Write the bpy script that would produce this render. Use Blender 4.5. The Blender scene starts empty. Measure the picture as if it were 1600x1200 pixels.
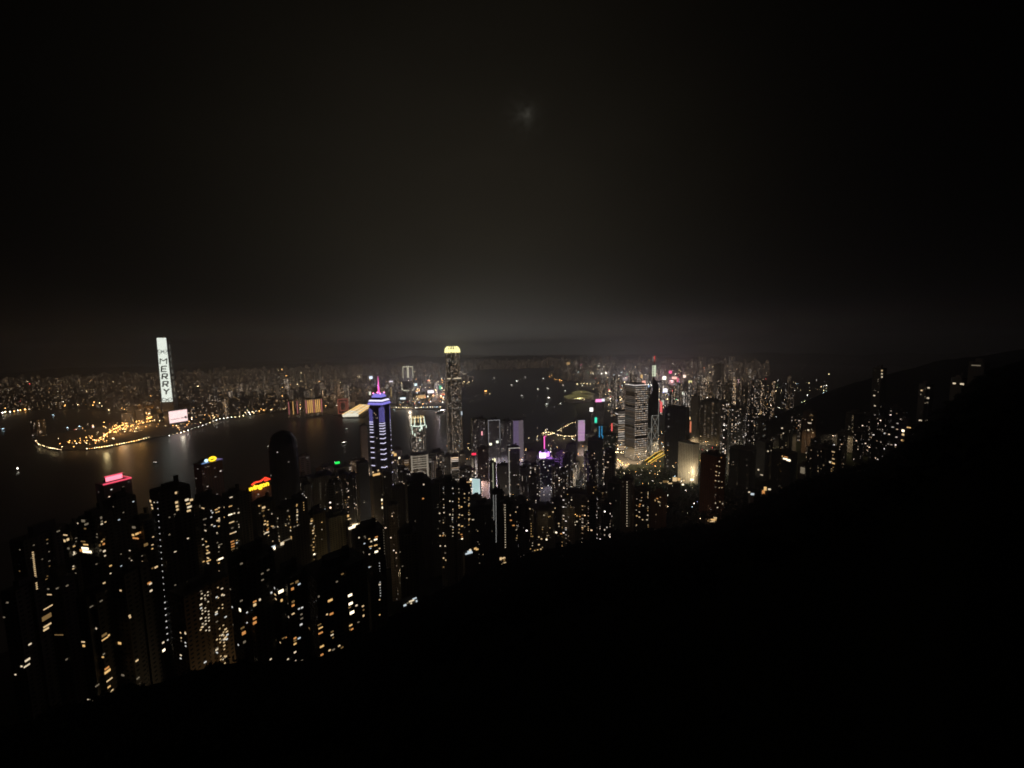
import bpy, math, random
import numpy as np
from mathutils import Vector, Matrix
random.seed(7); DEN = True; RNG = np.random.default_rng(11)
SC = bpy.context.scene; COL = SC.collection
R = math.radians; PI = math.pi

# ---------------------------------------------------------------- camera
CAM = np.array([110.3, 24.9, 411.1]); YAW = R(66.81); PITCH = R(5.498); ROLL = R(-0.888); F = 612.6
_s, _c = math.sin(YAW), math.cos(YAW)
FW = np.array([_s*math.cos(PITCH), _c*math.cos(PITCH), -math.sin(PITCH)])
_r = np.array([_c, -_s, 0.0]); _u = np.cross(_r, FW)
RT = math.cos(ROLL)*_r + math.sin(ROLL)*_u; UP = np.cross(RT, FW)
cd = bpy.data.cameras.new('camera'); cam = bpy.data.objects.new('camera', cd); COL.objects.link(cam)
cd.sensor_width = 36; cd.lens = F/1600*36; cd.clip_start = .5; cd.clip_end = 80000
m = Matrix.Identity(4)
for i in range(3): m[i][0] = RT[i]; m[i][1] = UP[i]; m[i][2] = -FW[i]; m[i][3] = CAM[i]
cam.matrix_world = m; SC.camera = cam
SC.view_settings.view_transform = 'Standard'; SC.view_settings.look = 'None'
SC.view_settings.exposure = .45; SC.view_settings.gamma = 1
cy = SC.cycles; cy.max_bounces = 4; cy.diffuse_bounces = 2; cy.glossy_bounces = 3; cy.transmission_bounces = 2
cy.sample_clamp_indirect = 1.0; cy.use_light_tree = True; cy.caustics_reflective = False; cy.caustics_refractive = False
cy.use_denoising = DEN; cy.filter_width = 1.8

# ---------------------------------------------------------------- world: night sky lit by the city below it
def pdir(px, py):
    v = FW*F + RT*(px-800) - UP*(py-600); return v/np.linalg.norm(v)
W = bpy.data.worlds.new('World'); SC.world = W; W.use_nodes = True
nt = W.node_tree; nt.nodes.clear()
def N(t, k, **kw):
    n = t.nodes.new(k)
    for a, b in kw.items(): setattr(n, a, b)
    return n
def MA(t, op, a, b=None, c=None, clamp=False):
    n = t.nodes.new('ShaderNodeMath'); n.operation = op; n.use_clamp = clamp
    for i, v in enumerate((a, b, c)):
        if v is None: continue
        if isinstance(v, (int, float)): n.inputs[i].default_value = v
        else: t.links.new(v, n.inputs[i])
    return n.outputs[0]
def VM(t, op, a, b=None):
    n = t.nodes.new('ShaderNodeVectorMath'); n.operation = op
    for i, v in enumerate((a, b)):
        if v is None: continue
        if isinstance(v, (tuple, list, np.ndarray)): n.inputs[i].default_value = tuple(v)
        else: t.links.new(v, n.inputs[i])
    return n.outputs['Value'] if op in ('DOT_PRODUCT', 'LENGTH') else n.outputs[0]
tc = N(nt, 'ShaderNodeTexCoord'); D = VM(nt, 'NORMALIZE', tc.outputs['Generated'])
def lobe(px, py, p, amp):
    a = MA(nt, 'MAXIMUM', VM(nt, 'DOT_PRODUCT', D, pdir(px, py)), 0.0)
    return MA(nt, 'MULTIPLY', MA(nt, 'POWER', a, p), amp)
sx = N(nt, 'ShaderNodeSeparateXYZ'); nt.links.new(D, sx.inputs[0])
el = MA(nt, 'MAXIMUM', sx.outputs[2], 0.0)
hz = MA(nt, 'EXPONENT', MA(nt, 'MULTIPLY', el, -12.0))
wide = lobe(740, 440, 8, 0.0112)
hori = MA(nt, 'MULTIPLY', hz, MA(nt, 'ADD', lobe(790, 540, 20, .038), lobe(740, 540, 40, .016)))
hori = MA(nt, 'ADD', hori, MA(nt, 'MULTIPLY', MA(nt, 'EXPONENT', MA(nt, 'MULTIPLY', el, -38.0)), lobe(780, 540, 18, .012)))
nz = N(nt, 'ShaderNodeTexNoise'); nz.inputs['Scale'].default_value = 3.2; nz.inputs['Detail'].default_value = 5
mp = N(nt, 'ShaderNodeMapping'); mp.inputs['Scale'].default_value = (1, 1, 2.6); nt.links.new(D, mp.inputs[0]); nt.links.new(mp.outputs[0], nz.inputs['Vector'])
cl = MA(nt, 'ADD', MA(nt, 'MULTIPLY', nz.outputs[0], .36), .82)
wide = MA(nt, 'MULTIPLY', wide, cl)
nz2 = N(nt, 'ShaderNodeTexNoise'); nz2.inputs['Scale'].default_value = 60; nt.links.new(D, nz2.inputs['Vector'])
moon = MA(nt, 'MULTIPLY', MA(nt, 'ADD', lobe(822, 179, 14000, .019), lobe(818, 184, 1600, .004)), MA(nt, 'SUBTRACT', MA(nt, 'MULTIPLY', nz2.outputs[0], 2.4), .55, clamp=True))
def colr(v, c):
    n = N(nt, 'ShaderNodeVectorMath', operation='SCALE'); n.inputs[0].default_value = c; nt.links.new(v, n.inputs['Scale']); return n.outputs[0]
tot = VM(nt, 'ADD', VM(nt, 'ADD', colr(wide, (1, .84, .58)), colr(hori, (1, .98, .92))), colr(moon, (1, .96, .8)))
bg = N(nt, 'ShaderNodeBackground'); bg.inputs['Strength'].default_value = 1.0
nt.links.new(tot, bg.inputs['Color']); wo = N(nt, 'ShaderNodeOutputWorld'); nt.links.new(bg.outputs[0], wo.inputs[0])
ml = bpy.data.lights.new('moonlight', 'SUN'); ml.energy = .004; ml.angle = R(4); ml.color = (1, .95, .85)
mo = bpy.data.objects.new('moonlight', ml); COL.objects.link(mo)
mo.rotation_euler = Vector(tuple(pdir(820, 180))).to_track_quat('Z', 'Y').to_euler()

# ---------------------------------------------------------------- geometry of the place
def on_plane(px, py, z=0.0):
    d = pdir(px, py); t = (z-CAM[2])/d[2]; return CAM + d*t
def at_dist(px, py, dist):
    d = pdir(px, py); t = dist/math.hypot(d[0], d[1]); return CAM + d*t
def project(p):
    v = np.asarray(p, float)-CAM; z = v@FW; return 800+F*(v@RT)/z, 600-F*(v@UP)/z, z
def bearing(px, py=620):
    d = pdir(px, py); return math.atan2(d[0], d[1])
RIDGE = [(-500, 1300, 110), (-200, 1220, 120), (0, 1165, 140), (60, 1142, 150), (110, 1122, 160), (200, 1092, 170), (270, 1072, 180), (330, 1054, 185), (400, 1050, 190), (470, 1052, 195),
         (530, 1038, 200), (600, 992, 225), (640, 957, 245), (690, 932, 270), (740, 907, 300), (800, 882, 330), (860, 862, 360), (930, 847, 390), (1000, 837, 420),
         (1050, 827, 450), (1120, 817, 480), (1170, 792, 520), (1210, 772, 560), (1260, 747, 600), (1310, 737, 630), (1380, 717, 660), (1410, 692, 680), (1450, 652, 700),
         (1500, 612, 700), (1540, 580, 690), (1600, 562, 660), (1750, 520, 600), (2100, 470, 500)]
_rb = []; _rd = []; _rz = []
for px, py, dd in RIDGE:
    p = at_dist(px, py, dd); _rb.append(bearing(px, py)); _rd.append(dd); _rz.append(p[2])
HILL2 = [(1120, 700), (1180, 672), (1240, 638), (1290, 612), (1340, 596), (1400, 580), (1470, 562), (1600, 545), (1800, 520), (2100, 500)]
_hb = [bearing(px, py) for px, py in HILL2]; _hz = [at_dist(px, py, 2000)[2] for px, py in HILL2]
def gbase(x, y):
    s = y + 0.6*(x-110)
    return float(np.interp(s, [-1500, -200, 0, 200, 400, 650, 850, 1000], [330, 250, 190, 150, 105, 42, 12, 4]))
def terrain(x, y):
    dx, dy = x-CAM[0], y-CAM[1]; d = math.hypot(dx, dy); b = math.atan2(dx, dy)
    if b < -PI/2: b += 2*PI
    D0 = float(np.interp(b, _rb, _rd)); Z0 = float(np.interp(b, _rb, _rz))
    if d <= D0:
        t = d/D0; z = (CAM[2]-3.5)*(1-t) + Z0*t - 4 - 9*math.sin(PI*t)
        return z + 4*t
    g = gbase(x, y)
    if b > _hb[0]-.15:
        hz_ = float(np.interp(b, _hb, _hz)); w = min(1, (b-_hb[0]+.15)/.15)
        g = max(g, g + (hz_-g)*w*math.exp(-((d-2000)/430)**2))
    t = min(1, (d-D0)/130.0); t = t*t*(3-2*t)
    return Z0*(1-t) + min(g, Z0 if t < .99 else 1e9)*t
COAST_K = [(-700, 668), (-250, 655), (0, 646), (60, 641), (130, 639), (180, 644), (214, 654), (190, 662), (150, 668), (110, 676), (62, 681), (50, 690), (60, 698), (100, 704), (150, 702),
           (200, 693), (240, 685), (270, 679), (300, 671), (322, 664), (338, 656), (380, 650), (420, 646), (470, 642), (478, 641), (520, 649), (545, 654), (570, 653), (578, 645), (600, 641), (640, 640),
           (680, 640), (704, 637), (718, 626), (722, 612), (734, 600), (736, 594), (722, 588), (738, 578), (790, 577), (845, 575.5)]
COAST_I = [(900, 573), (872, 579), (857, 590), (868, 594), (900, 598), (950, 601), (972, 606), (948, 611), (930, 616), (908, 619), (896, 627), (900, 640), (903, 650), (888, 666), (862, 676), (842, 684),
           (835, 692), (780, 699), (720, 708), (660, 716), (600, 723), (560, 728), (520, 729), (470, 733), (420, 752), (350, 785), (200, 812), (100, 835), (0, 850), (-200, 900), (-500, 960)]
POLY_K = [tuple(on_plane(x, y)[:2]) for x, y in COAST_K]
def far(b, d): return (CAM[0]+math.sin(R(b))*d, CAM[1]+math.cos(R(b))*d)
POLY_K += [far(88, 9000), far(80, 15000), far(60, 17000), far(40, 17000), far(15, 17000), far(-15, 17000), far(-35, 12000)]
POLY_I = [tuple(on_plane(x, y)[:2]) for x, y in COAST_I] + [far(-60, 1500), far(180, 3000), far(140, 6000), far(110, 9000), far(95, 9000)]
def inside(p, poly):
    x, y = p; c = False; j = len(poly)-1
    for i in range(len(poly)):
        xi, yi = poly[i]; xj, yj = poly[j]
        if (yi > y) != (yj > y) and x < (xj-xi)*(y-yi)/(yj-yi)+xi: c = not c
        j = i
    return c

# ---------------------------------------------------------------- materials
def new_mat(name):
    m = bpy.data.materials.new(name); m.use_nodes = True; t = m.node_tree; t.nodes.clear()
    o = N(t, 'ShaderNodeOutputMaterial'); b = N(t, 'ShaderNodeBsdfPrincipled'); t.links.new(b.outputs[0], o.inputs[0]); return m, t, b
def plain(name, c, rough=.8, metal=0, noise=0, scale=.2):
    m, t, b = new_mat(name); b.inputs['Roughness'].default_value = rough; b.inputs['Metallic'].default_value = metal
    b.inputs['Base Color'].default_value = (*c, 1)
    if noise:
        g = N(t, 'ShaderNodeNewGeometry'); n = N(t, 'ShaderNodeTexNoise'); n.inputs['Scale'].default_value = scale; n.inputs['Detail'].default_value = 4
        t.links.new(g.outputs['Position'], n.inputs['Vector'])
        mr = N(t, 'ShaderNodeMapRange'); mr.inputs[3].default_value = 1-noise; mr.inputs[4].default_value = 1+noise; t.links.new(n.outputs[0], mr.inputs[0])
        s = N(t, 'ShaderNodeVectorMath', operation='SCALE'); s.inputs[0].default_value = c; t.links.new(mr.outputs[0], s.inputs['Scale']); t.links.new(s.outputs[0], b.inputs['Base Color'])
    return m
def glow(name, c, s, sample='NONE'):
    m, t, b = new_mat(name); b.inputs['Base Color'].default_value = (.05, .05, .05, 1); b.inputs['Roughness'].default_value = .34
    b.inputs['Emission Color'].default_value = (*c, 1); b.inputs['Emission Strength'].default_value = s
    m.cycles.emission_sampling = sample; return m
def attr(t, n):
    a = N(t, 'ShaderNodeAttribute'); a.attribute_type = 'OBJECT'; a.attribute_name = n; return a.outputs['Fac']
def facade_material():
    m, t, b = new_mat('facade_windows')
    uv = N(t, 'ShaderNodeUVMap'); s = N(t, 'ShaderNodeSeparateXYZ'); t.links.new(uv.outputs[0], s.inputs[0])
    u = MA(t, 'DIVIDE', s.outputs[0], attr(t, 'cell_w')); v = MA(t, 'DIVIDE', s.outputs[1], attr(t, 'cell_h'))
    cu, cv = MA(t, 'FLOOR', u), MA(t, 'FLOOR', v); fu, fv = MA(t, 'FRACT', u), MA(t, 'FRACT', v)
    oi = N(t, 'ShaderNodeObjectInfo'); rnd = MA(t, 'MULTIPLY', oi.outputs['Random'], 977.0)
    def wn(a, b_, c_):
        cb = N(t, 'ShaderNodeCombineXYZ')
        for i, q in enumerate((a, b_, c_)):
            if isinstance(q, (int, float)): cb.inputs[i].default_value = q
            else: t.links.new(q, cb.inputs[i])
        w = N(t, 'ShaderNodeTexWhiteNoise'); t.links.new(cb.outputs[0], w.inputs[0]); return w
    w1 = wn(cu, cv, rnd); w2 = wn(cu, 3.7, rnd)
    colm = MA(t, 'ADD', MA(t, 'MULTIPLY', MA(t, 'POWER', w2.outputs[0], 2.0), 2.2), .25)      # some columns of rooms are lit more than others
    colm = MA(t, 'ADD', MA(t, 'MULTIPLY', colm, MA(t, 'SUBTRACT', 1.0, attr(t, 'even'))), attr(t, 'even'))
    on = MA(t, 'LESS_THAN', w1.outputs[0], MA(t, 'MULTIPLY', attr(t, 'lit'), colm))
    hw = MA(t, 'MULTIPLY', attr(t, 'win_w'), .5); hh = MA(t, 'MULTIPLY', attr(t, 'win_h'), .5)
    mu = MA(t, 'LESS_THAN', MA(t, 'ABSOLUTE', MA(t, 'SUBTRACT', fu, .5)), hw); mv = MA(t, 'LESS_THAN', MA(t, 'ABSOLUTE', MA(t, 'SUBTRACT', fv, .55)), hh)
    g = N(t, 'ShaderNodeNewGeometry'); gz = N(t, 'ShaderNodeSeparateXYZ'); t.links.new(g.outputs['Normal'], gz.inputs[0])
    side = MA(t, 'LESS_THAN', MA(t, 'ABSOLUTE', gz.outputs[2]), .3)
    mask = MA(t, 'MULTIPLY', MA(t, 'MULTIPLY', mu, mv), side)
    w3 = N(t, 'ShaderNodeSeparateColor'); t.links.new(w1.outputs[1], w3.inputs[0])
    mx = N(t, 'ShaderNodeMix'); mx.data_type = 'RGBA'; mx.inputs[6].default_value = (.9, .96, 1, 1); mx.inputs[7].default_value = (1, .56, .2, 1)
    t.links.new(MA(t, 'MULTIPLY', MA(t, 'ADD', w3.outputs[1], attr(t, 'warm')), .5, clamp=True), mx.inputs[0])
    st = MA(t, 'MULTIPLY', MA(t, 'ADD', MA(t, 'MULTIPLY', MA(t, 'POWER', w3.outputs[2], 2.5), 2.2), .18), attr(t, 'power'))
    ev = attr(t, 'even'); st = MA(t, 'ADD', MA(t, 'MULTIPLY', st, MA(t, 'SUBTRACT', 1.0, ev)), MA(t, 'MULTIPLY', MA(t, 'MULTIPLY', attr(t, 'power'), MA(t, 'ADD', MA(t, 'MULTIPLY', w3.outputs[2], .7), .45)), ev))
    t.links.new(mx.outputs[2], b.inputs['Emission Color'])
    t.links.new(MA(t, 'MULTIPLY', MA(t, 'MULTIPLY', mask, on), st), b.inputs['Emission Strength'])
    n = N(t, 'ShaderNodeTexNoise'); n.inputs['Scale'].default_value = .06; n.inputs['Detail'].default_value = 5; t.links.new(g.outputs['Position'], n.inputs['Vector'])
    wc = N(t, 'ShaderNodeMix'); wc.data_type = 'RGBA'; wc.blend_type = 'MULTIPLY'; wc.inputs[0].default_value = .5
    t.links.new(oi.outputs['Color'], wc.inputs[6]); t.links.new(n.outputs[0], wc.inputs[7])
    gm = N(t, 'ShaderNodeMix'); gm.data_type = 'RGBA'; gm.inputs[7].default_value = (.03, .035, .04, 1); t.links.new(wc.outputs[2], gm.inputs[6]); t.links.new(mask, gm.inputs[0])
    t.links.new(gm.outputs[2], b.inputs['Base Color'])
    t.links.new(MA(t, 'SUBTRACT', .85, MA(t, 'MULTIPLY', mask, .65)), b.inputs['Roughness'])
    m.cycles.emission_sampling = 'NONE'; return m
M = dict(facade=facade_material(),
    roof=plain('roof_concrete', (.16, .15, .14), .9, noise=.35, scale=.1), metal=plain('painted_metal', (.12, .12, .13), .5, .6), dark=plain('dark_cladding', (.03, .03, .035), .4),
    pale=plain('pale_stone', (.5, .47, .42), .8, noise=.15, scale=.08), tan=plain('tan_stone', (.42, .34, .27), .8, noise=.2, scale=.08),
    hull=plain('painted_hull', (.25, .25, .27), .4), white=plain('white_paint', (.75, .75, .75), .5),
    asphalt=plain('asphalt', (.05, .05, .05), .85, noise=.25, scale=.05), land=plain('city_ground', (.09, .085, .08), .9, noise=.4, scale=.015),
    leaf=plain('leaves', (.02, .028, .015), .8, noise=.5, scale=.12), soil=plain('hillside_ground', (.010, .012, .008), .95, noise=.5, scale=.05), rock=plain('far_hills', (.05, .055, .045), .95, noise=.3, scale=.004))
WARM, WHITE, AMBER, ORANGE, COOL = (1, .70, .36), (1, .82, .56), (1, .6, .22), (1, .42, .12), (.8, .93, 1)
for nm, c, s in (('warm', WARM, .62), ('white', WHITE, .66), ('amber', AMBER, .66), ('orange', ORANGE, .5), ('cool', COOL, .55), ('dim', WHITE, .13), ('dimwarm', AMBER, .14), ('bright', (1, .85, .58), 1.7), ('pin', (.95, .95, .9), .6), ('green', (.1, 1, .3), .9), ('red', (1, .05, .04), 1.2)):
    M['w_'+nm] = glow('lit_window_'+nm, c, s)
for nm, c, s in (('white', (1, .93, .8), 12), ('warm', (1, .74, .38), 12), ('sodium', (1, .46, .12), 12), ('red', (1, .08, .08), 7), ('pink', (1, .2, .5), 7), ('cool', (.6, .85, 1), 9), ('green', (.15, 1, .45), 6), ('blue', (.3, .4, 1), 7)):
    M['l_'+nm] = glow('lamp_glow_'+nm, c, s)
def water_material():
    m, t, b = new_mat('harbour_water'); b.inputs['Base Color'].default_value = (.03, .036, .05, 1); b.inputs['IOR'].default_value = 1.34
    b.inputs['Roughness'].default_value = .34
    g = N(t, 'ShaderNodeNewGeometry')
    def nn(sc, st, det):
        mp = N(t, 'ShaderNodeMapping'); mp.inputs['Scale'].default_value = st; mp.inputs['Rotation'].default_value = (0, 0, R(30)); t.links.new(g.outputs['Position'], mp.inputs[0])
        n = N(t, 'ShaderNodeTexNoise'); n.inputs['Scale'].default_value = sc; n.inputs['Detail'].default_value = det; t.links.new(mp.outputs[0], n.inputs['Vector']); return n.outputs[0]
    h = MA(t, 'ADD', MA(t, 'MULTIPLY', nn(.06, (1, .6, 1), 5), 1.6), MA(t, 'MULTIPLY', nn(.006, (1, .5, 1), 3), 2.5))
    bp = N(t, 'ShaderNodeBump'); bp.inputs['Distance'].default_value = .45; bp.inputs['Strength'].default_value = 1; t.links.new(h, bp.inputs['Height']); t.links.new(bp.outputs[0], b.inputs['Normal'])
    return m
M['water'] = water_material()
for k_ in ('soil', 'leaf', 'rock'): M[k_].node_tree.nodes['Principled BSDF'].inputs['Specular IOR Level'].default_value = 0

# ---------------------------------------------------------------- builders
def tag(o, label=None, cat=None, group=None, kind=None):
    if label: o['label'] = label
    if cat: o['category'] = cat
    if group: o['group'] = group
    if kind: o['kind'] = kind
    return o
def link(name, me, parent=None, loc=(0, 0, 0), rot=0, scale=(1, 1, 1)):
    o = bpy.data.objects.new(name, me); COL.objects.link(o); o.parent = parent; o.location = loc; o.rotation_euler = (0, 0, rot); o.scale = scale; return o
def thing(name, label, cat, loc, rot=0, group=None):
    return tag(link(name, None, None, loc, rot), label, cat, group)
class MB:
    def __init__(s): s.v = []; s.f = []; s.uv = []; s.mi = []; s.mats = []
    def mat(s, m):
        if m not in s.mats: s.mats.append(m)
        return s.mats.index(m)
    def face(s, pts, m, uv=None):
        i = len(s.v); s.v += [tuple(p) for p in pts]; s.f.append(tuple(range(i, i+len(pts)))); s.mi.append(s.mat(m))
        s.uv += uv if uv else [(0, 0)]*len(pts)
    def prism(s, poly, z0, z1, m, top=None, poly2=None, u0=0, bottom=False):
        p2 = poly2 or poly; n = len(poly); u = u0
        for i in range(n):
            a, b = poly[i], poly[(i+1) % n]; c, d = p2[(i+1) % n], p2[i]; L = math.hypot(b[0]-a[0], b[1]-a[1])
            s.face([(a[0], a[1], z0), (b[0], b[1], z0), (c[0], c[1], z1), (d[0], d[1], z1)], m, [(u, z0), (u+L, z0), (u+L, z1), (u, z1)]); u += math.ceil(L/3)*3+3
        s.face([(p[0], p[1], z1) for p in p2], top or m)
        if bottom: s.face([(p[0], p[1], z0) for p in reversed(poly)], top or m)
        return s
    def box(s, cx, cy_, z0, w, d, h, m, top=None): return s.prism(rect(w, d, cx, cy_), z0, z0+h, m, top, bottom=True)
    def bar(s, a, b, r, m):
        a, b = Vector(a), Vector(b); q = (b-a).to_track_quat('Z', 'Y'); k = [q@Vector((r*x, r*y, 0)) for x, y in ((-1, -1), (1, -1), (1, 1), (-1, 1))]
        for i in range(4): s.face([a+k[i], a+k[(i+1) % 4], b+k[(i+1) % 4], b+k[i]], m)
        s.face([a+x for x in reversed(k)], m); s.face([b+x for x in k], m); return s
    def ball(s, c, r, m, seg=6):
        for i in range(3):
            for j in range(seg):
                def P(a, b_):
                    th = PI*a/3; ph = 2*PI*b_/seg; return (c[0]+r*math.sin(th)*math.cos(ph), c[1]+r*math.sin(th)*math.sin(ph), c[2]+r*math.cos(th))
                q = [P(i, j), P(i+1, j), P(i+1, j+1), P(i, j+1)]
                if i == 0: q = q[:3]
                if i == 2: q = [q[0], q[1], q[3]]
                s.face(q, m)
        return s
    def mesh(s, name):
        me = bpy.data.meshes.new(name); me.from_pydata(s.v, [], s.f)
        for m in s.mats: me.materials.append(m)
        me.polygons.foreach_set('material_index', s.mi)
        ul = me.uv_layers.new(name='UVMap'); ul.data.foreach_set('uv', np.array(s.uv, 'f').ravel()); me.update(); return me
    def obj(s, name, parent=None, loc=(0, 0, 0), rot=0): return link(name, s.mesh(name), parent, loc, rot)
def rect(w, d, cx=0, cy_=0): return [(cx-w/2, cy_-d/2), (cx+w/2, cy_-d/2), (cx+w/2, cy_+d/2), (cx-w/2, cy_+d/2)]
def cross(w, d, n=.22):
    a, b = w/2, d/2; i, j = a*(1-2*n), b*(1-2*n)
    return [(-i, -b), (i, -b), (i, -j), (a, -j), (a, j), (i, j), (i, b), (-i, b), (-i, j), (-a, j), (-a, -j), (-i, -j)]
def notched(w, d):
    a, b = w/2, d/2; k = w*.08; q = d*.12
    return [(-a, -b), (-k, -b), (-k, -b+q), (k, -b+q), (k, -b), (a, -b), (a, b), (k, b), (k, b-q), (-k, b-q), (-k, b), (-a, b)]
def ngon(w, d, n=8, ph=.5): return [(w/2*math.cos(2*PI*(i+ph)/n-PI/2), d/2*math.sin(2*PI*(i+ph)/n-PI/2)) for i in range(n)]
PLANS = dict(box=rect, cross=cross, notch=notched, oct=lambda w, d: ngon(w*1.08, d*1.08), round=lambda w, d: ngon(w, d, 20))
def props(o, lit=.15, power=1.0, warm=.5, cw=3.2, ch=3.1, ww=.55, wh=.5, even=0.0, color=(.3, .28, .25)):
    o['lit'] = float(lit); o['power'] = float(power); o['warm'] = float(warm); o['cell_w'] = float(cw); o['cell_h'] = float(ch); o['win_w'] = float(ww); o['win_h'] = float(wh); o['even'] = float(even)
    o.color = (*color, 1); return o
def fit(x0, x1, yt, dist, turn, plan='box', ratio=1.0):
    """footprint whose outline spans x0..x1 as seen from the viewpoint, at a given distance; returns poly, x, y, top z, rot"""
    xc, w = (x0+x1)/2, (x1-x0)/F*dist
    for _ in range(5):
        p = at_dist(xc, yt, dist); b = bearing(xc, yt); rot = -b+R(turn); poly = PLANS[plan](w, w*ratio); zs = p[2]
        cr, sr = math.cos(rot), math.sin(rot)
        us = [project((p[0]+q[0]*cr-q[1]*sr, p[1]+q[0]*sr+q[1]*cr, zs))[0] for q in poly]
        a, c = min(us), max(us); w *= (x1-x0)/(c-a); xc += ((x0+x1)-(a+c))/2
    return poly, p[0], p[1], p[2], rot, w
NEAR = []            # prisms that single lit windows can be put on
def shell(root, poly, h, prop, roofs=True, name='wall', mat=None, seed=0):
    rg = random.Random(seed)
    b = MB(); b.prism(poly, 0, h, mat or M['facade'], M['roof']); w = b.obj(name, root); props(w, **prop)
    if roofs:
        W_ = max(p[0] for p in poly)*2; D_ = max(p[1] for p in poly)*2
        r = MB(); r.box(0, 0, h, W_*.42, D_*.4, 4+rg.random()*5, M['roof']); r.box(W_*.22, 0, h, W_*.12, D_*.16, 9, M['roof'])
        r.prism([(p[0]*.97, p[1]*.97) for p in poly], h+.01, h+1.1, M['roof']); r.obj('roof', root)
    return w
def building(x0, x1, yt, dist, turn=20, plan='box', ratio=1.0, label='', prop=None, group=None, near=True, name='apartment_tower', cat='building', mat=None, roofs=True, sink=6):
    poly, x, y, zt, rot, w = fit(x0, x1, yt, dist, turn, plan, ratio)
    z0 = terrain(x, y) if not inside((x, y), POLY_K) else 3.0
    z0 = min(z0, zt-12)-sink
    root = thing(name, label, cat, (x, y, z0), rot, group)
    shell(root, poly, zt-z0, prop or {}, roofs, mat=mat, seed=int(x0*7+yt))
    info = dict(root=root, poly=poly, loc=(x, y, z0), rot=rot, h=zt-z0, w=w, n=0)
    if near: NEAR.append(info)
    return info
WMESH = {}
def wmesh(mk):
    if mk not in WMESH:
        b = MB(); b.box(0, 0, -.5, 1, .16, 1, M[mk]); WMESH[mk] = b.mesh('window')
    return WMESH[mk]
def put_window(info, lx, ly, lz, ang, w, h, mk='w_warm', name='window'):
    if info['n'] >= 100: return
    o = bpy.data.objects.new(name, wmesh(mk)); COL.objects.link(o); o.parent = info['root']; o.location = (lx, ly, lz); o.rotation_euler = (0, 0, ang); o.scale = (w, 1, h); info['n'] += 1; return o
def wall_hit(info, px, py):
    d = pdir(px, py); x, y, z0 = info['loc']; cr, sr = math.cos(-info['rot']), math.sin(-info['rot'])
    ox, oy = CAM[0]-x, CAM[1]-y; ox, oy = ox*cr-oy*sr, ox*sr+oy*cr; dx, dy = d[0]*cr-d[1]*sr, d[0]*sr+d[1]*cr; best = None; P = info['poly']
    for i in range(len(P)):
        a, b = P[i], P[(i+1) % len(P)]; ex, ey = b[0]-a[0], b[1]-a[1]; den = dx*ey-dy*ex
        if abs(den) < 1e-9: continue
        t = ((a[0]-ox)*ey-(a[1]-oy)*ex)/den; u = ((a[0]-ox)*dy-(a[1]-oy)*dx)/den
        if t > 0 and 0 <= u <= 1:
            z = CAM[2]+d[2]*t-z0
            if 0 <= z <= info['h'] and (best is None or t < best[0]): best = (t, a[0]+ex*u, a[1]+ey*u, z, math.atan2(ey, ex), u*math.hypot(ex, ey), math.hypot(ex, ey))
    return best
def window_at(px, py, wpx, hpx, mk, only=None, name='window'):
    hit = None
    for inf in ([only] if only else NEAR):
        b = wall_hit(inf, px, py)
        if b and (hit is None or b[0] < hit[0][0]): hit = (b, inf)
    if not hit: return False
    b, inf = hit; k = b[0]/F
    w = max(.6, wpx*k*.62); put_window(inf, b[1], b[2], b[3], b[4], min(w, b[6]*.9), max(.6, hpx*k*.6), mk, name); return True
def dots(x0, y0, x1, y1, step, mk='w_pin', size=1.3, name='stair_light', only=None, skip=0):
    n = max(1, int(math.hypot(x1-x0, y1-y0)/step))
    for i in range(n+1):
        if random.random() < skip: continue
        t = i/n; window_at(x0+(x1-x0)*t, y0+(y1-y0)*t, size, size*.8, mk, only, name)
# ---------------------------------------------------------------- setting: water, land, hillside, hills
w = MB(); w.face([(-17000, -17000, 0), (17000, -17000, 0), (17000, 17000, 0), (-17000, 17000, 0)], M['water']); tag(w.obj('water'), kind='structure')
def land(name, poly, z):
    a = sum(poly[i][0]*poly[(i+1) % len(poly)][1]-poly[(i+1) % len(poly)][0]*poly[i][1] for i in range(len(poly)))
    poly = poly if a > 0 else poly[::-1]
    b = MB(); b.prism(poly, -3, z, M['land']); tag(b.obj(name), kind='structure')
land('ground', POLY_K, 3.0); land('ground', POLY_I, 3.0)
bs = np.radians(np.linspace(-75, 200, 420)); ds = np.concatenate([[1.5], np.linspace(8, 800, 90), np.geomspace(830, 8000, 50)])
tv, tf = [], []
for b in bs:
    for d in ds:
        x, y = CAM[0]+math.sin(b)*d, CAM[1]+math.cos(b)*d
        z = terrain(x, y) if inside((x, y), POLY_I) else -12
        if 3.0 < z < 6: z = 2.5
        if z > 9: z += (math.sin(x*.05+math.sin(y*.03)*2)*math.cos(y*.043)-1)*(.004*d if d < 700 else 3)
        tv.append((x, y, z))
nd = len(ds)
for i in range(len(bs)-1):
    for j in range(nd-1): tf.append((i*nd+j, i*nd+j+1, (i+1)*nd+j+1, (i+1)*nd+j))
me = bpy.data.meshes.new('hillside'); me.from_pydata(tv, [], tf); me.materials.append(M['soil']); me.polygons.foreach_set('use_smooth', [True]*len(tf)); me.update()
tag(link('hillside', me), kind='structure')
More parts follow.
